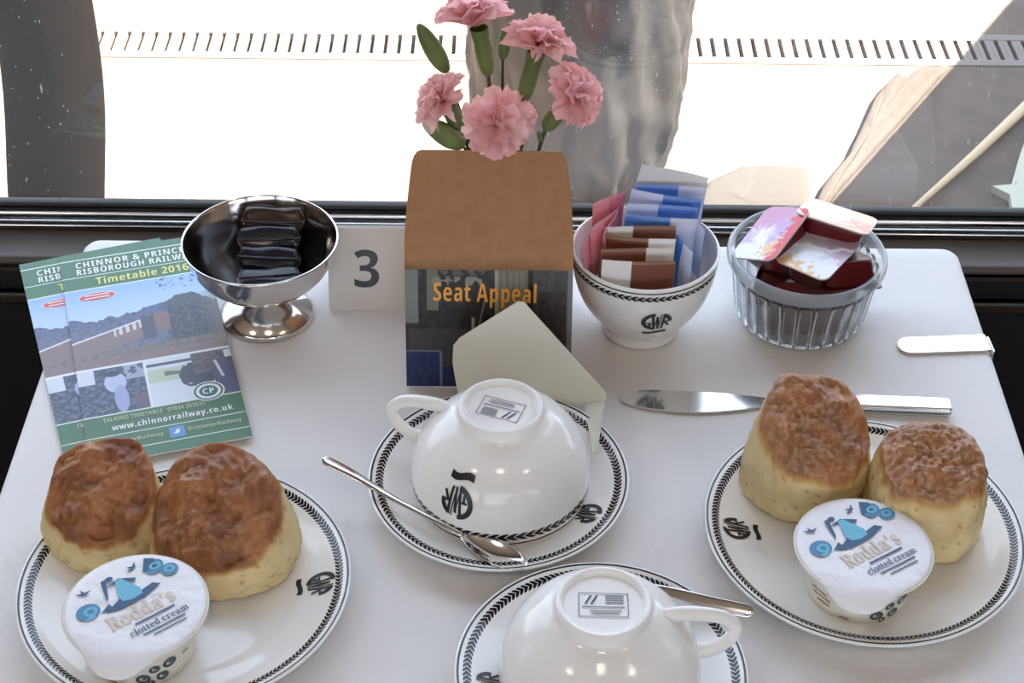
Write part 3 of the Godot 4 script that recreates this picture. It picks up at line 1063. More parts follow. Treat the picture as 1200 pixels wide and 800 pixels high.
	for b in buds:
		var o := thing("carnation_bud", b[0], "flower bud", Vector3(b[3].x, T + b[3].y, b[3].z), 0.0, "buds in the carton")
		var base: Vector3 = b[3]
		stem_tube(o, [Vector3.ZERO, (b[2] - base) * .5 + Vector3(.001, 0, 0), b[2] - base], stemm, .0009)
		var ax: Vector3 = b[1] - b[2]
		var l := ax.length()
		var r: float = b[4]
		var st := start()
		lathe(st, smooth2([Vector2(0, -.0005), Vector2(r * .45, 0), Vector2(r * .9, l * .2), Vector2(r, l * .45), Vector2(r * .8, l * .75), Vector2(r * .35, l * .96), Vector2(0, l)], 4), 18)
		var c := done(st, "bud", green, o)
		c.transform = Transform3D(oriented(ax), b[2] - base)
		if b[5] > 0.05:
			st = start()
			var k: float = 1.0 - b[5]
			lathe(st, smooth2([Vector2(r * .5, l * (k - .1)), Vector2(r * .86, l * k), Vector2(r * .7, l * (k + b[5] * .55)), Vector2(r * .3, l * 1.0), Vector2(0, l * 1.03)], 4), 18)
			var tp := done(st, "petal_tip", palem, o)
			tp.transform = c.transform

# ------------------------------------------------------------------ ceramics
func banded(st: SurfaceTool, prof: Array, segs: int, leaves: int, a: float, b: float, flip := false) -> void:
	# v of the band runs from arc length a to b along the profile
	var arc := [0.0]
	for j in range(1, prof.size()): arc.append(arc[-1] + prof[j].distance_to(prof[j - 1]))
	lathe(st, prof, segs, func(i, j):
		var v := clampf((arc[j] - a) / (b - a), 0.0, 1.0)
		return Vector2(float(i) / segs * leaves, 1.0 - v if flip else v))

func arc_at(prof: Array, which: Callable) -> float:
	var s := 0.0
	for j in range(1, prof.size()):
		s += prof[j].distance_to(prof[j - 1])
		if which.call(prof[j]): return s
	return s

func resample(prof: Array, step: float) -> Array:
	var out := [prof[0]]
	for j in range(1, prof.size()):
		var n := maxi(1, int(prof[j].distance_to(prof[j - 1]) / step))
		for k in n: out.append(prof[j - 1].lerp(prof[j], (k + 1.0) / n))
	return out

func dish(called: String, label: String, category: String, at: Vector3, r: float, group: String, leaves: int, turn: float, mark_r: float, mark_at: float, mark_size: float, h: float, well: float) -> Node3D:
	var o := thing(called, label, category, at, turn, group)
	var up := smooth2([Vector2(0, .0050), Vector2(well * .6, .0050), Vector2(well, .0056), Vector2(well + .008, .0072), Vector2((well + r) * .52, .0098), Vector2(r - .006, h - .0015), Vector2(r - .0015, h), Vector2(r, h - .0004)], 8)
	var arc_end := 0.0
	for j in range(1, up.size()): arc_end += up[j].distance_to(up[j - 1])
	# the upper face, then the outer face underneath; both from the middle outwards
	up.reverse()
	up = resample(up, .002)
	var st := start()
	banded(st, up, 160, leaves, 0.0, .0115, true)
	done(st, "face", M.glazed_band, o)
	st = start()
	lathe(st, smooth2([Vector2(0, .0022), Vector2(well * .72, .0022), Vector2(well * .76, .0004), Vector2(well * .82, .0), Vector2(well * .86, .0018), Vector2(well + .012, .0042), Vector2((well + r) * .53, .0072), Vector2(r - .004, h - .0036), Vector2(r - .0004, h - .0016), Vector2(r, h - .0004)], 6), 128)
	done(st, "underside", M.glazed_white, o)
	var prof := up
	var height := func(rr: float) -> float:
		for j in prof.size() - 1:
			if rr <= prof[j].x and rr >= prof[j + 1].x:
				return lerpf(prof[j].y, prof[j + 1].y, (prof[j].x - rr) / maxf(prof[j].x - prof[j + 1].x, 1e-6))
		return .005
	if mark_size > 0.0:
		ink(o, "monogram", monogram(), M.print_black, func(p: Vector2):
			var rr := mark_r + p.y * mark_size
			var a := mark_at - p.x * mark_size / mark_r
			return Vector3(cos(a) * rr, height.call(rr) + .00030, -sin(a) * rr), .2)
	return o

func cup(called: String, label: String, at: Vector3, handle_turn: float, mark_at: float, stamp_turn: float) -> void:
	var o := thing(called, label, "cup", at, 0.0, "upside-down cups")
	var outer := smooth2([Vector2(.0468, .0003), Vector2(.0480, .0002), Vector2(.0484, .0012), Vector2(.0488, .006), Vector2(.0486, .013), Vector2(.0472, .022), Vector2(.0435, .0315), Vector2(.0375, .0400), Vector2(.0300, .0465), Vector2(.0248, .0500), Vector2(.0230, .0525), Vector2(.0226, .0560), Vector2(.0216, .0572), Vector2(.0200, .0570), Vector2(.0188, .0552), Vector2(.0165, .0542), Vector2(.0, .0540)], 7)
	outer = resample(outer, .0012)
	var st := start()
	banded(st, outer, 128, 62, .0012, .0140, true)
	done(st, "body", M.glazed_band, o)
	st = start()
	lathe(st, smooth2([Vector2(.0, .0490), Vector2(.02, .0480), Vector2(.034, .0395), Vector2(.0425, .026), Vector2(.0458, .012), Vector2(.0462, .003), Vector2(.0468, .0003)], 6), 96)
	done(st, "inside", M.glazed_white, o)
	# handle: a loop in an upright plane through the axis
	st = start()
	var b := Basis(Vector3.UP, handle_turn)
	var pts := []
	for q in [Vector3(.0260, .0425, 0), Vector3(.0360, .0445, 0), Vector3(.0470, .0435, 0), Vector3(.0580, .0400, 0), Vector3(.0645, .0325, 0), Vector3(.0625, .0245, 0), Vector3(.0560, .0190, 0), Vector3(.0500, .0175, 0), Vector3(.0450, .0185, 0)]:
		pts.append(b * q)
	tube(st, smooth3(pts, 6), func(t): return Vector2(.0046 - .0010 * sin(PI * t), .0029 + .0012 * absf(t - .5)), 16, b * Vector3.BACK)
	done(st, "handle", M.glazed_white, o)
	var rr := func(y: float) -> float:
		for j in outer.size() - 1:
			if outer[j].y <= y and outer[j + 1].y >= y and outer[j].x > .03: return lerpf(outer[j].x, outer[j + 1].x, (y - outer[j].y) / maxf(outer[j + 1].y - outer[j].y, 1e-6))
		return .045
	if mark_at > -9.0:
		ink(o, "monogram", monogram(), M.print_black, func(p: Vector2):
			var s := .0094
			var y := .0245 - p.y * s
			var r: float = rr.call(y) + .0004
			var a := mark_at - p.x * s / .047
			return Vector3(sin(a) * r, y, cos(a) * r), .25)
	# maker's stamp inside the foot ring: frame, two strokes and lines of small print
	var tb := Basis(Vector3.UP, stamp_turn)
	var on := func(p: Vector2): return tb * Vector3(p.x, .0545, -p.y)
	ink(o, "stamp_frame", frame2(.0235, .0150, .0005), M.print_grey, on)
	var strokes := PackedVector2Array()
	for k in 2:
		strokes.append_array(poly2([Vector2(-.0090 + k * .0028, .0005), Vector2(-.0080 + k * .0028, .0005), Vector2(-.0052 + k * .0028, .0060), Vector2(-.0062 + k * .0028, .0060)]))
	ink(o, "stamp_strokes", strokes, M.print_navy, on)
	var lines := PackedVector2Array()
	for k in 4: lines.append_array(moved(rect2(.0085, .0008), Vector2(.0052, .0058 - k * .0014), Vector2.ONE))
	lines.append_array(moved(rect2(.0200, .0007), Vector2(0, -.0012), Vector2.ONE))
	lines.append_array(moved(rect2(.0150, .0007), Vector2(0.001, -.0036), Vector2.ONE))
	lines.append_array(moved(rect2(.0130, .0007), Vector2(0.001, -.0052), Vector2.ONE))
	ink(o, "stamp_lines", lines, M.print_grey, on)

func plates_and_cups() -> void:
	dish("tea_plate", "round tea plate on the left, holding two scones and a cream pot", "plate", Vector3(-.166, T, -.601), .0847, "tea plates", 205, 0.0, .0690, deg_to_rad(2.0), .0078, .0150, .050)
	dish("tea_plate", "round tea plate on the right, in front of the long knife", "plate", Vector3(.188, T, -.6455), .0845, "tea plates", 205, 0.0, .0670, deg_to_rad(179.0), .0078, .0150, .050)
	dish("saucer", "saucer in the middle, holding a spoon and the cup next to the napkin", "saucer", Vector3(-.0065, T, -.6805), .0714, "saucers", 150, 0.0, .0540, deg_to_rad(-27.0), .0078, .0150, .030)
	dish("saucer", "saucer at the bottom edge of the picture, under the nearer cup", "saucer", Vector3(.0450, T, -.5445), .0714, "saucers", 150, 0.0, .0540, deg_to_rad(187.0), .0078, .0150, .030)
	cup("tea_cup", "white upside-down cup in the middle, its handle to the left", Vector3(-.0055, T + .0085, -.6805), deg_to_rad(158.0), deg_to_rad(-29.0), deg_to_rad(160.0))
	cup("tea_cup", "white upside-down cup at the bottom edge, its handle to the right", Vector3(.0440, T + .0085, -.5425), deg_to_rad(6.0), -10.0, deg_to_rad(-1.0))
	# napkin leaning on the carton behind the middle cup
	var nm := mat("napkin_paper", lin(.66, .65, .56), .85)
	var nap := thing("paper_napkin", "cream folded paper napkin propped between the middle cup and the carton", "napkin", Vector3(0, T, -.7445))
	var lean := atan2(.024, .052)
	for k in 2:
		var st := start()
		var off := .002 * k
		var poly := PackedVector2Array([Vector2(.0065, -.0560 + off), Vector2(.0030, -.0562 + off), Vector2(-.0300, -.0345 + off), Vector2(-.0335, -.0300), Vector2(-.0340, -.0200), Vector2(-.0300, .004), Vector2(.0400, .0060), Vector2(.0480, .0060), Vector2(.0530, .0030), Vector2(.0548, -.0005 + off), Vector2(.0535, -.0040 + off)])
		prism(st, poly, -.0011 * k, -.0011 * k + .0007, Transform3D(Basis(Vector3.RIGHT, PI / 2 - lean), Vector3(0, .0165, 0)))
		done(st, "fold", nm, nap)
	# lower flap folded forward on to the saucer beside the cup
	var sf := start()
	sf.set_smooth_group(-1)
	for side in 2:
		var d := Vector3(0, .0006 * side, 0)
		var q := [Vector3(.0540, .0150, .0010) + d, Vector3(.0480, .0182, .0480) + d, Vector3(.0455, .0165, .0480) + d, Vector3(.0420, .0130, .0020) + d]
		for k in [0, 1, 2, 0, 2, 3]: sf.add_vertex(q[k])
	done(sf, "flap", nm, nap)

# ------------------------------------------------------------------ bowl of sachets
func sachet_texture(left: Color, right: Color, split: float, band := Color(0, 0, 0, 0)) -> ImageTexture:
	var im := Image.create(64, 64, false, Image.FORMAT_RGB8)
	for y in 64:
		for x in 64:
			var c := left if x < split * 64 else right
			if band.a > 0.0 and x > 20 and x < 44 and y > 10: c = band
			if y < 4: c = c.lerp(Color(.9, .9, .9), .25)
			im.set_pixel(x, y, c)
	return ImageTexture.create_from_image(im)

func sachet_mesh(w: float, h: float, t: float, v: int) -> Mesh:
	var st := start()
	for side in [1, -1]:
		var rows := []
		for j in 9:
			var q := j / 8.0
			var row := PackedVector3Array()
			for i in 9:
				var u := i / 8.0
				var bulge := t * pow(maxf(0, sin(PI * u)), .5) * pow(maxf(0, sin(PI * clampf((q - .08) / .84, 0, 1))), .5)
				row.append(Vector3((u - .5) * w, h * (1 - q), side * (bulge + .00015) + .0012 * sin(u * 4 + v * 2) * (1 - q) ))
			if side < 0: row.reverse()
			rows.append(row)
		rows.reverse()
		if side > 0:
			grid(st, rows, func(i, j): return Vector2(i / 8.0, 1.0 - j / 8.0))
		else:
			grid(st, rows, func(i, j): return Vector2(1.0 - i / 8.0, 1.0 - j / 8.0))
	st.generate_normals()
	return st.commit()

func sugar_bowl() -> void:
	var at := Vector3(.0795, T, -.8315)
	var o := thing("sugar_bowl", "white bowl with a black leaf band, filled with paper sugar sachets", "bowl", at)
	var prof := resample(smooth2([Vector2(.0, .0030), Vector2(.0195, .0030), Vector2(.0205, .0003), Vector2(.0225, .0), Vector2(.0240, .0012), Vector2(.0240, .0060), Vector2(.0252, .0085), Vector2(.0310, .0160), Vector2(.0375, .0265), Vector2(.0415, .0380), Vector2(.0437, .0500), Vector2(.0446, .0590), Vector2(.0447, .0602), Vector2(.0438, .0610), Vector2(.0428, .0604), Vector2(.0420, .0520), Vector2(.0395, .0380), Vector2(.0350, .0260), Vector2(.0280, .0160), Vector2(.018, .0100), Vector2(.0, .0085)], 7), .0012)
	var top := arc_at(prof, func(p): return p.y > .0598)
	var st := start()
	banded(st, prof, 128, 68, top - .0100, top + .0004)
	done(st, "bowl", M.glazed_band, o)
	var rr := func(y: float) -> float:
		for j in prof.size() - 1:
			if prof[j].y <= y and prof[j + 1].y >= y and prof[j].x > .023: return lerpf(prof[j].x, prof[j + 1].x, (y - prof[j].y) / maxf(prof[j + 1].y - prof[j].y, 1e-6))
		return .04
	ink(o, "monogram", monogram(), M.print_black, func(p: Vector2):
		var y := .0355 + p.y * .0078
		var r: float = rr.call(y) + .0004
		var a := deg_to_rad(8.0) + p.x * .0088 / .039
		return Vector3(sin(a) * r, y, cos(a) * r), .25)
	# sachets
	var white := lin(.74, .72, .70)
	var tex := {}
	tex["brown"] = sachet_texture(white, lin(.16, .045, .018), .40)
	tex["brown2"] = sachet_texture(lin(.16, .045, .018), white, .62)
	tex["blue"] = sachet_texture(lin(.52, .58, .78), lin(.07, .20, .60), .45)
	tex["blue2"] = sachet_texture(lin(.07, .20, .60), lin(.56, .62, .80), .6)
	tex["white"] = sachet_texture(white, white, .5)
	tex["pink"] = sachet_texture(lin(.78, .28, .32), lin(.66, .17, .22), .5)
	var ms := {}
	for k in tex:
		var m := mat("sachet_" + k, Color.WHITE, .5)
		m.albedo_texture = tex[k]
		m.cull_mode = BaseMaterial3D.CULL_DISABLED
		ms[k] = m
	var meshes := [sachet_mesh(.043, .034, .0017, 0), sachet_mesh(.043, .034, .0015, 1), sachet_mesh(.030, .034, .0015, 2)]
	# [kind, x, z, top height, yaw, tip sideways, lean back, mesh, label]
	var list := [
		["brown", .0725, -.8005, .0715, 0, -1.5, 4, 0, "brown and white sugar sachet at the very front of the bowl"],
		["brown2", .0715, -.8075, .0745, 3, -2.5, 5, 1, "brown and white sugar sachet second from the front of the bowl"],
		["brown2", .0730, -.8155, .0768, -3, -2.0, 6, 0, "brown and white sugar sachet third from the front of the bowl"],
		["brown", .0745, -.8225, .0795, 2, -1.0, 6, 1, "brown and white sugar sachet furthest back of the brown ones"],
		["blue2", .0865, -.8300, .0815, -4, -3, 7, 0, "blue sachet directly behind the brown ones"],
		["blue", .0855, -.8375, .0840, 3, -6, 8, 1, "blue sachet with a pale left half, second blue one"],
		["blue", .0870, -.8455, .0865, -2, -8, 9, 0, "blue sachet with a pale left half, third blue one"],
		["blue2", .0920, -.8530, .0870, 4, -6, 10, 1, "blue sachet furthest back of the blue ones"],
		["white", .0890, -.8600, .0940, 6, -16, 10, 1, "plain white sachet sticking up at the back of the bowl"],
		["blue2", .1060, -.8345, .0785, -68, 3, 6, 2, "blue sachet turned edgewise against the right side of the bowl"],
		["blue2", .0975, -.8165, .0740, -62, 4, 5, 2, "pale blue edgewise sachet beside the front brown sachets"],
		["pink", .0500, -.8230, .0790, 66, 6, 4, 2, "pink sachet furthest left in the bowl"],
		["pink", .0545, -.8250, .0830, 60, -4, 5, 2, "pink sachet second from the left in the bowl"],
		["pink", .0560, -.8380, .0880, 52, -10, 6, 2, "tallest pink sachet, leaning over the bowl's left rim"],
		["pink", .0600, -.8300, .0800, 74, 3, 4, 2, "pink sachet nearest the brown and blue sachets"]]
	for q in list:
		var s := thing("sugar_sachet", q[8], "sachet", Vector3(q[1], T + q[3] - .034, q[2]), 0.0, "sachets in the white bowl")
		s.basis = Basis(Vector3.UP, deg_to_rad(q[4])) * Basis(Vector3.RIGHT, deg_to_rad(-q[6])) * Basis(Vector3.BACK, deg_to_rad(q[5]))
		put(meshes[q[7]], "packet", ms[q[0]], s)

# ------------------------------------------------------------------ glass dish of jam
func jam_dish() -> void:
	var glass := mat("clear_glass", Color(0.92, 0.96, 0.98, 0.04), 0.04)
	glass.transparency = BaseMaterial3D.TRANSPARENCY_ALPHA
	var solid := mat("solid_glass", Color(0.95, 0.97, 0.98, 0.0), 0.02)
	solid.refraction_enabled = true
	solid.refraction_scale = 0.05
	var rimm := mat("frosted_rim", lin(.36, .42, .47, .5), .25)
	rimm.transparency = BaseMaterial3D.TRANSPARENCY_ALPHA
	var at := Vector3(.1795, T + .0002, -.8445)
	var o := thing("glass_ramekin", "ribbed clear glass dish filled with small jam portions", "dish", at)
	var st := start()
	var prof := smooth2([Vector2(.0, .0008), Vector2(.030, .0006), Vector2(.034, .0), Vector2(.0375, .0022), Vector2(.0400, .010), Vector2(.0420, .024), Vector2(.0437, .0365), Vector2(.0445, .0395), Vector2(.0472, .0415), Vector2(.0482, .0450), Vector2(.0478, .0485), Vector2(.0460, .0502), Vector2(.0440, .0490), Vector2(.0425, .0440), Vector2(.0405, .0380), Vector2(.0388, .0240), Vector2(.0368, .0090), Vector2(.0340, .0050), Vector2(.0, .0045)], 6)
	lathe(st, prof, 128)
	done(st, "dish", glass, o)
	st = start()
	lathe(st, smooth2([Vector2(.0470, .0418), Vector2(.0482, .0430), Vector2(.0487, .0455), Vector2(.0482, .0488), Vector2(.0461, .0507), Vector2(.0440, .0496)], 5), 96)
	done(st, "rim", rimm, o)
	# upright flutes round the outside
	st = start()
	tube(st, [Vector3(.0388, .0045, 0), Vector3(.0402, .010, 0), Vector3(.0422, .024, 0), Vector3(.0438, .0365, 0), Vector3(.0444, .0390, 0)], func(t): return Vector2(.0043, .0011) * (.85 + .15 * sin(PI * t)), 12, Vector3.RIGHT)
	st.generate_normals()
	var flute := st.commit()
	for i in 30:
		put(flute, "flute", solid, o, Transform3D(Basis(Vector3.UP, TAU * i / 30), Vector3.ZERO))
	var jam := mat("jam_red", lin(.10, .008, .010), .25, 0.0, .35)
	var jam2 := mat("jam_dark", lin(.055, .005, .007), .25, 0.0, .35)
	var foil := mat("foil_lid", lin(.70, .66, .66), .24, .35)
	# [x, y, z, pitch, yaw, roll, jam, label, print]
	var list := [
		[.1562, .0620, -.8442, -24.4, 43.3, 21.0, jam, "jam portion with a red-edged foil lid, leaning left out of the dish", 0],
		[.1828, .0600, -.8295, 0.0, 52.6, 5.2, jam2, "jam portion with a pale silver lid at the front middle of the dish", 1],
		[.1967, .0680, -.8540, -16.0, -23.3, -4.4, jam, "jam portion with a peach-coloured lid at the back right of the dish", 2],
		[.1985, .0370, -.8330, 168, 30, 14, jam, "dark red jam tub tipped over at the right of the dish", 3],
		[0.1795, .0240, -0.8210, 84, 0, 0, jam, "jam tub standing on edge at the front inside the glass dish", 3],
		[0.2002, .0240, -0.8555, 84, 118, 0, jam2, "jam tub standing on edge at the back right inside the glass dish", 3],
		[0.1588, .0240, -0.8555, 84, -118, 0, jam, "jam tub standing on edge at the back left inside the glass dish", 3]]
	for q in list:
		var j := thing("jam_portion", q[7], "jam portion", Vector3(q[0], T + q[1], q[2]), 0.0, "jam portions in the glass dish")
		j.basis = Basis.from_euler(Vector3(deg_to_rad(q[3]), deg_to_rad(q[4]), deg_to_rad(q[5])))
		st = start()
		rbox(st, .040, .0155, .030, .007, .0015, Transform3D(Basis(), Vector3(0, -.0158, 0)), 5, .0035)
		done(st, "tub", q[6], j)
		st = start()
		rbox(st, .0455, .0010, .0360, .006, .0003, Transform3D(), 5)
		var lid := done(st, "foil_lid", foil if q[8] < 3 else jam, j)
		if q[8] == 3: continue
		var pm := mat("lid_print_%d" % q[8], Color.WHITE, .22, .15)
		pm.albedo_texture = lid_print(q[8])
		st = start()
		var ol := round_rect(.0448, .0353, .0057, 5)
		for i in ol.size():
			var a := ol[i]; var b := ol[(i + 1) % ol.size()]
			for p in [Vector2.ZERO, a, b]:
				st.set_uv(Vector2(p.x / .0455 + .5, p.y / .036 + .5))
				st.add_vertex(Vector3(p.x, .00115, p.y))
		done(st, "lid_print", pm, lid)

func lid_print(kind: int) -> ImageTexture:
	var im := Image.create(96, 76, false, Image.FORMAT_RGB8)
	var n := FastNoiseLite.new()
	n.seed = 70 + kind
	n.frequency = .03
	n.fractal_octaves = 4
	var silver := Color(.86, .86, .87)
	for y in 76:
		for x in 96:
			var u := x / 95.0
			var v := y / 75.0
			var f := n.get_noise_2d(x, y)
			var g := n.get_noise_2d(x * 3 + 300, y * 3)
			var c := silver
			if kind == 0:
				c = c.lerp(Color(.66, .58, .74), .9 * smoothstep(.30, .62, u + .35 * f))
				c = c.lerp(Color(.74, .50, .60), .8 * smoothstep(.60, .80, u - .4 * v + .2 + .3 * g))
				c = c.lerp(Color(.78, .26, .30), smoothstep(.74, .84, v + .14 * g))
				c = c.lerp(Color(.84, .64, .42), .8 * smoothstep(.25, .1, absf(u - .22) + absf(v - .7) + .3 * g))
			elif kind == 1:
				c = c.lerp(Color(.74, .68, .74), .9 * smoothstep(.35, .75, u + .4 * f))
				c = c.lerp(Color(.70, .56, .64), .7 * smoothstep(.55, .85, u * v * 1.8 + .3 * g))
				c = c.lerp(Color(.85, .66, .44), .9 * smoothstep(.30, .14, u + .25 * v + .3 * g))
				c = c.lerp(Color(.95, .95, .96), smoothstep(.05, .01, absf(u - .55 - .3 * (v - .5) + .1 * f)))
			else:
				c = Color(.93, .88, .80).lerp(Color(.86, .66, .55), smoothstep(.35, .85, u + .3 * f))
				c = c.lerp(Color(.78, .40, .36), .8 * smoothstep(.55, .85, u + .5 * g) * smoothstep(.3, .7, v + .3 * g))
				c = c.lerp(Color(.84, .60, .48), smoothstep(.80, .92, v))
			im.set_pixel(x, y, c)
	return ImageTexture.create_from_image(im)

# ------------------------------------------------------------------ cutlery
func spoon(label: String, pts: Array, bowl_at: Vector3, bowl_dir: Vector3, bl: float, bw: float, tip_w: float, root_w := .0016, flat_up := Vector3.UP) -> void:
	var o := thing("tea_spoon", label, "spoon", bowl_at, 0.0, "tea spoons")
	var st := start()
	var loc := []
	for p in pts: loc.append(p - bowl_at)
	tube(st, smooth3(loc, 8), func(t): return Vector2(lerpf(root_w, tip_w, smoothstep(.25, 1.0, t)) * (1.0 if t < .94 else sqrt(maxf(.08, 1.0 - pow((t - .94) / .062, 2)))), lerpf(.0012, .0007, t)), 12, flat_up)
	done(st, "handle", M.steel, o)
	st = start()
	var z := bowl_dir.normalized()
	var x := Vector3.UP.cross(z).normalized()
	var b := Basis(x, z.cross(x), z)
	var rows := []
	for face in 2:
		for j in 9:
			var q := (j if face == 0 else 8 - j) / 8.0
			var row := PackedVector3Array()
			for i in 33:
				var a := TAU * (i % 32) / 32
				var egg := 1.0 + .18 * sin(a)
				var r := maxf(q, .002)
				var y := -.0048 * (1 - r * r) - .0007 * face
				row.append(b * Vector3(cos(a) * bw * r * egg, y, -sin(a) * bl * r))
			rows.append(row)
	grid(st, rows)
	done(st, "bowl", M.steel, o)

func cutlery() -> void:
	spoon("tea spoon lying on the middle saucer, its handle sticking out to the left", [Vector3(-.0255, T + .0165, -.6330), Vector3(-.040, T + .0180, -.6420), Vector3(-.060, T + .0186, -.6555), Vector3(-.0745, T + .0200, -.6655), Vector3(-.088, T + .0250, -.6712), Vector3(-.1015, T + .0300, -.6757)], Vector3(-.0085, T + .0158, -.6225), Vector3(-.021, 0.001, -.0130), .0200, .0082, .0036)
	spoon("tea spoon with a brown-tinged handle behind the nearer cup", [Vector3(.0610, T + .0155, -.5965), Vector3(.0740, T + .0178, -.5915), Vector3(.0872, T + .0198, -.5865), Vector3(.104, T + .0208, -.5815), Vector3(.1215, T + .0210, -.5770)], Vector3(.0450, T + .0138, -.6010), Vector3(.022, .001, .006), .0170, .0065, .0036, .0050, Vector3(0, 1, .75))
	# table knife behind the right plate
	var o := thing("table_knife", "steel table knife with a broad blade lying behind the right plate", "knife", Vector3(.0650, T + .0006, -.7625))
	o.rotation.y = -atan2(.0092, .1906)
	var st := start()
	var blade := PackedVector2Array()
	for p in smooth2([Vector2(.0, .0020), Vector2(.0015, .0045), Vector2(.012, .0088), Vector2(.030, .0112), Vector2(.050, .0108), Vector2(.070, .0072), Vector2(.082, .0040), Vector2(.092, .0036)], 5): blade.append(p)
	for p in smooth2([Vector2(.092, -.0036), Vector2(.080, -.0046), Vector2(.060, -.0066), Vector2(.030, -.0070), Vector2(.012, -.0062), Vector2(.0012, -.0024)], 5): blade.append(p)
	prism(st, blade, 0.0, .0014)
	done(st, "blade", M.steel, o)
	st = start()
	rbox(st, .103, .0065, .0118, .0028, .0016, Transform3D(Basis(), Vector3(.141, 0, 0)), 4)
	done(st, "handle", M.steel_bright, o)

# ------------------------------------------------------------------ scones
func scone(label: String, base: Vector3, rb: Vector2, top: Vector3, rt: Vector2, normal: Vector3, sd: int, floury: float) -> void:
	var o := thing("scone", label, "scone", base, 0.0, "scones")
	var st := start()
	var n := FastNoiseLite.new()
	n.seed = sd
	n.frequency = 1.0
	n.fractal_octaves = 4
	var rows := []
	var cols := []
	var segs := 120
	var tb := oriented(normal)
	var tx := (Vector3.RIGHT - normal.normalized() * normal.normalized().x).normalized()
	var tz := tx.cross(normal.normalized())
	var tc := top - base
	var side := 30
	var cap := 34
	var under := 4
	for j in under + side + cap + 1:
		var row := PackedVector3Array()
		var cr := []
		for i in segs + 1:
			var a := TAU * (i % segs) / segs
			var dir := Vector3(cos(a), 0, sin(a))
			var lump := n.get_noise_2d(cos(a) * .9 + 3, sin(a) * .9)
			var br := base_ring(dir, rb, lump)
			var tr := tc + (tx * signf(cos(a)) * pow(absf(cos(a)), .82) * rt.x + tz * signf(sin(a)) * pow(absf(sin(a)), .82) * rt.y) * (1 + .10 * lump)
			var p: Vector3
			var brown := 0.0
			if j < under:
				p = br * (float(j) / under)
				p.y = 0.0
			elif j < under + side:
				var t := float(j - under) / side
				p = br.lerp(tr, t)
				var bulge := sin(PI * pow(t, .8))
				p += dir * (.0036 * bulge)
				p += dir * .0018 * n.get_noise_3d(cos(a) * 2.2, t * 2.2, sin(a) * 2.2) + dir * .0007 * n.get_noise_3d(cos(a) * 14, t * 14, sin(a) * 14)
				p += dir * .0009 * sin(t * 14 + lump * 5) * (1 - t)
				if t < .12: p -= dir * .004 * pow(1 - t / .12, 2)
				brown = smoothstep(.80, 1.0, t + .10 * n.get_noise_2d(cos(a) * 2.5 + 8, sin(a) * 2.5))
			else:
				var t := float(j - under - side) / cap
				var k := 1.0 - t
				var q: Vector3 = tc.lerp(tr, maxf(k, .0005))
				var dome := .0050 * (1 - pow(k, 4.0))
				var edge := smoothstep(1.0, .86, k)
				dome += edge * ((.0085 - .004 * floury) * n.get_noise_3d(q.x * 42, 3, q.z * 42) + .0016 * (1.0 + floury) * n.get_noise_3d(q.x * 190, 9, q.z * 190))
				p = q + normal.normalized() * dome
				brown = 1.0
			row.append(p)
			# baked colour: pale crumb, browned crust with darker and lighter blotches, flour
			var f1 := n.get_noise_3d(p.x * 45 + 5, p.y * 45, p.z * 45)
			var f2 := n.get_noise_3d(p.x * 240, p.y * 240, p.z * 240 + 7)
			var crumb := Color(.70, .555, .29).lerp(Color(.62, .47, .225), clampf(.5 + f1 + f2 * .5, 0, 1))
			if f2 > .42 and brown < .3: crumb = Color(.40, .27, .11)
			var crust := Color(.33, .125, .038).lerp(Color(.20, .062, .020), clampf(.35 + f1 * 1.6, 0, 1)).lerp(Color(.46, .22, .085), clampf(f2 * .9 - f1 * .5, 0, .8))
			crust = crust.lerp(Color(.52, .36, .22), floury * clampf(f2 * 1.3 + .30 + f1 * .6, 0, 1))
			var gold := Color(.52, .27, .075)
			cr.append(crumb.lerp(gold, clampf(brown * 2, 0, 1)).lerp(crust, clampf(brown * 2 - 1, 0, 1)))
		rows.append(row)
		cols.append(cr)
	grid(st, rows, null, func(i, j): return cols[j][i])
	var m := mat("scone_crust", Color.WHITE, .55)
	m.vertex_color_use_as_albedo = true
	done(st, "crumb_and_crust", m, o)

func base_ring(dir: Vector3, rb: Vector2, lump: float) -> Vector3:
	return Vector3(dir.x * rb.x, 0, dir.z * rb.y) * (1 + .06 * lump)

func scones() -> void:
	var y := T + .0056
	scone("browned scone at the left of the left plate, furthest from the camera", Vector3(-.2140, y, -.6395), Vector2(.0295, .0265), Vector3(-.2130, T + .0400, -.6400), Vector2(.0275, .0290), Vector3(-.12, 1, .52), 11, .0)
	scone("large browned scone at the right of the left plate", Vector3(-.1475, y, -.6270), Vector2(.0360, .0310), Vector3(-.1525, T + .0395, -.6280), Vector2(.0330, .0340), Vector3(-.25, 1, .50), 22, .08)
	scone("tall leaning scone at the back of the right plate", Vector3(.1600, y, -.6820), Vector2(.0325, .0290), Vector3(.1625, T + .0560, -.6780), Vector2(.0290, .0310), Vector3(.22, 1, .40), 35, .45)
	scone("flat-topped scone at the right side of the right plate", Vector3(.2190, y, -.6510), Vector2(.0290, .0275), Vector3(.2215, T + .0520, -.6570), Vector2(.0270, .0260), Vector3(-.02, 1, .10), 41, .65)

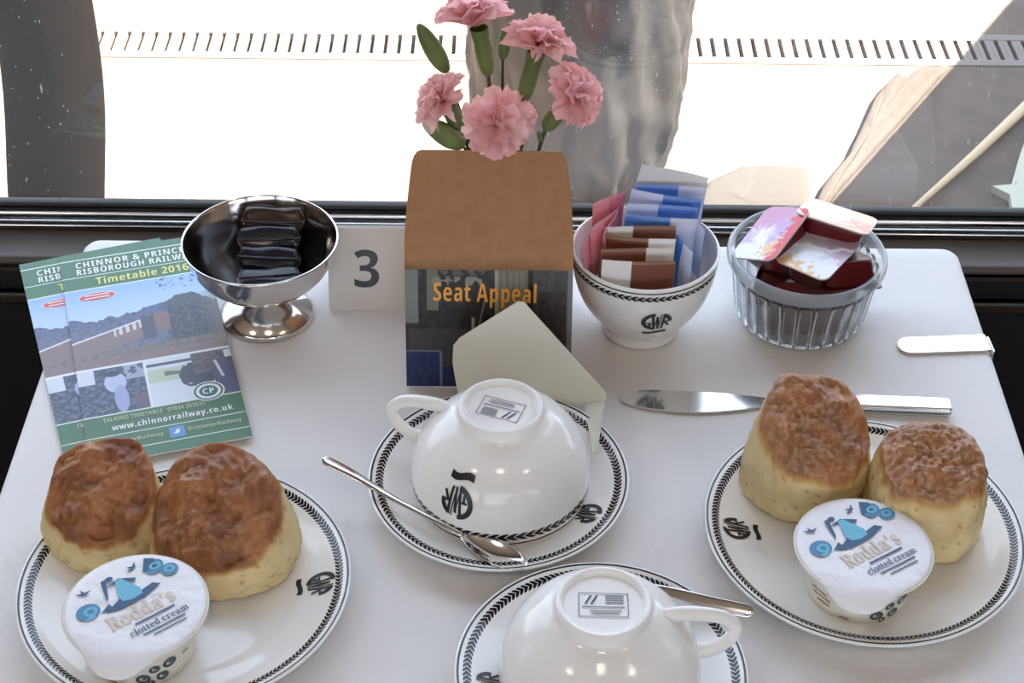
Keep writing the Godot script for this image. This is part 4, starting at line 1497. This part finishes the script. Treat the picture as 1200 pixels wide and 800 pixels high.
# ------------------------------------------------------------------ cream pots
func cream_pot(label: String, at: Vector3, text_turn: float, tab_at: float) -> void:
	var o := thing("cream_pot", label, "cream pot", at, 0.0, "pots of clotted cream")
	var tub := mat("pot_plastic", lin(.72, .68, .58), .4)
	var lidm := mat("pot_lid", lin(.80, .80, .83), .32)
	lidm.normal_enabled = true
	lidm.normal_texture = noise_tex(.02, Color.BLACK, Color.WHITE, 256, 61, true, 2.0)
	lidm.uv1_triplanar = true
	lidm.uv1_scale = Vector3.ONE * 14
	var st := start()
	lathe(st, smooth2([Vector2(0, .0006), Vector2(.021, .0006), Vector2(.0235, .0), Vector2(.0252, .0018), Vector2(.0262, .007), Vector2(.0280, .018), Vector2(.0298, .0285), Vector2(.0302, .0300), Vector2(.0330, .0304), Vector2(.0334, .0312), Vector2(.0328, .0318), Vector2(.0, .0318)], 5), 72)
	done(st, "tub", tub, o)
	# foil lid with a pull tab at the rim
	st = start()
	var rows := []
	for l in [[.0, .0], [.2, .0], [.5, .0], [.75, .0], [.9, .0001], [.955, -.0001], [.985, -.0004], [1.0, -.0010], [1.0, -.0014], [.96, -.0008]]:
		var row := PackedVector3Array()
		for i in 97:
			var a := TAU * (i % 96) / 96
			var d := wrapf(a - tab_at, -PI, PI)
			var tab := exp(-pow(absf(d) / .42, 2.6))
			var r: float = .0342 * l[0] + .0075 * tab * smoothstep(.8, 1.0, float(l[0]))
			var y: float = .0330 + l[1] - .0045 * tab * smoothstep(.88, 1.0, float(l[0])) + .0004 * noise.get_noise_2d(cos(a) * l[0] * 5, sin(a) * l[0] * 5)
			row.append(Vector3(r * cos(a), y, r * sin(a)))
		rows.append(row)
	rows.reverse()
	grid(st, rows)
	var lid := done(st, "lid", lidm, o)
	var b := Basis(Vector3.UP, text_turn)
	var R := .0342
	var lay := func(h: float): return func(p: Vector2): return b * Vector3(p.x * R, .0334 + h, -p.y * R)
	var tan_ink := mat("ink_tan", lin(.66, .56, .46), .5)
	var navy := mat("ink_navy", lin(.05, .09, .20), .5)
	var deep := mat("ink_deep_blue", lin(.020, .085, .19), .5)
	var mid := mat("ink_mid_blue", lin(.06, .23, .42), .5)
	var light := mat("ink_light_blue", lin(.13, .45, .62), .5)
	ink(lid, "brand_lettering", moved(glyphs("Rodda's", "Droid Serif", true), Vector2(.02, -.12), Vector2(1.02, .27)), tan_ink, lay.call(.0002))
	ink(lid, "product_lettering", moved(glyphs("clotted cream", "Droid Serif", true), Vector2(.13, -.46), Vector2(.90, .125)), navy, lay.call(.0002))
	var ln := PackedVector2Array()
	ln.append_array(moved(rect2(.62, .035), Vector2(.13, -.335), Vector2.ONE))
	ln.append_array(moved(rect2(.66, .028), Vector2(.15, -.575), Vector2.ONE))
	ln.append_array(moved(rect2(.52, .024), Vector2(.20, -.655), Vector2.ONE))
	ink(lid, "small_print", ln, navy, lay.call(.0002))
	# picture above the name: figure in a light dress, ground, fruit-like rounds and birds
	var A := PackedVector2Array()
	A.append_array(moved(poly2([Vector2(-.55, -.1), Vector2(-.2, .12), Vector2(.2, .05), Vector2(.5, .12), Vector2(.62, -.02), Vector2(.2, -.18), Vector2(-.3, -.2)]), Vector2(.02, .16), Vector2(.75, .6)))
	A.append_array(moved(disc2(.06, .045), Vector2(-.08, .66), Vector2.ONE))
	A.append_array(moved(poly2([Vector2(-.5, .1), Vector2(.1, .25), Vector2(.6, -.2), Vector2(.5, -.35), Vector2(0, .0)]), Vector2(.0, .52), Vector2(.42, .3)))
	for bd in [[-.50, .62, -.3], [.30, .66, .5]]:
		A.append_array(moved(poly2([Vector2(-1, .2), Vector2(-.2, .15), Vector2(-.3, .9), Vector2(.2, .2), Vector2(1, .5), Vector2(.3, -.3), Vector2(-.4, -.2)]), Vector2(bd[0], bd[1]), Vector2(.12, .10), bd[2]))
	ink(lid, "picture_wing", moved(poly2([Vector2(-.5, 0), Vector2(.3, .5), Vector2(.5, -.4)]), Vector2(-.36, .14), Vector2(.20, .18)), deep, lay.call(.00035))
	ink(lid, "picture_arm", moved(poly2([Vector2(-.4, .5), Vector2(-.2, .5), Vector2(-.5, -.3), Vector2(-.65, -.5)]), Vector2(-.04, .48), Vector2(.4, .4)), deep, lay.call(.00045))
	ink(lid, "picture_dark", A, deep, lay.call(.0003))
	var B := PackedVector2Array()
	ink(lid, "picture_round", moved(disc2(.175, .155), Vector2(-.60, .27), Vector2.ONE), mid, lay.call(.0002))
	B.append_array(moved(disc2(.16, .13), Vector2(.56, .50), Vector2.ONE, .5))
	ink(lid, "picture_berry", moved(disc2(.13, .12), Vector2(.72, .32), Vector2.ONE, .2), mid, lay.call(.00025))
	ink(lid, "picture_leaf", moved(poly2([Vector2(-.6, -.5), Vector2(.0, .6), Vector2(.5, .2), Vector2(.3, -.5)]), Vector2(.52, .60), Vector2(.24, .22)), deep, lay.call(.00032))
	ink(lid, "picture_mid", B, mid, lay.call(.0002))
	var C := PackedVector2Array()
	C.append_array(moved(poly2([Vector2(-.15, .5), Vector2(.1, .5), Vector2(.45, -.2), Vector2(.4, -.45), Vector2(0, -.5), Vector2(-.35, -.4), Vector2(-.4, -.15)]), Vector2(.03, .34), Vector2(.40, .46)))
	C.append_array(moved(ring2(.10, .09, .05, .045), Vector2(-.57, .25), Vector2.ONE))
	C.append_array(moved(ring2(.09, .07, .045, .035), Vector2(.58, .50), Vector2.ONE))
	C.append_array(moved(ring2(.08, .07, .04, .035), Vector2(.72, .33), Vector2.ONE))
	C.append_array(moved(disc2(.07, .03), Vector2(-.62, .14), Vector2.ONE))
	ink(lid, "picture_light", C, light, lay.call(.0004))
	# print round the tub: curls and small gold lines
	var gold := mat("ink_gold", lin(.30, .17, .06), .5)
	var dkt := mat("ink_dark_teal", lin(.03, .07, .09), .5)
	var wrap := func(p: Vector2):
		var a := PI / 2 - p.x
		var r := lerpf(.0264, .0298, clampf((p.y - .007) / .0215, 0, 1)) + .0004
		return Vector3(cos(a) * r, p.y, sin(a) * r)
	var cu := PackedVector2Array()
	for q in [[.20, .010, .13], [.42, .016, .10], [.55, .009, .12], [.70, .017, .13], [.33, .006, .07]]:
		cu.append_array(moved(ring2(1, 1, .55, .55, 16), Vector2(q[0], q[1]), Vector2(q[2], q[2] * .026)))
		cu.append_array(moved(disc2(.3, .3, 10), Vector2(q[0] + .02, q[1] + .0004), Vector2(q[2], q[2] * .026)))
	ink(o, "curls", cu, dkt, wrap)
	var gl := PackedVector2Array()
	for q in [[-.95, .017, .36], [-.90, .0135, .40], [-.85, .010, .30], [-.40, .006, .20], [1.05, .017, .14]]:
		gl.append_array(moved(rect2(q[2], .0011), Vector2(q[0], q[1]), Vector2.ONE))
	ink(o, "gold_lines", gl, gold, wrap)

func cream_pots() -> void:
	cream_pot("white pot of clotted cream on the left plate", Vector3(-.1812, T + .0053, -.5615), deg_to_rad(38.0), deg_to_rad(96.0))
	cream_pot("white pot of clotted cream on the right plate", Vector3(.1790, T + .0053, -.6070), deg_to_rad(32.0), deg_to_rad(102.0))
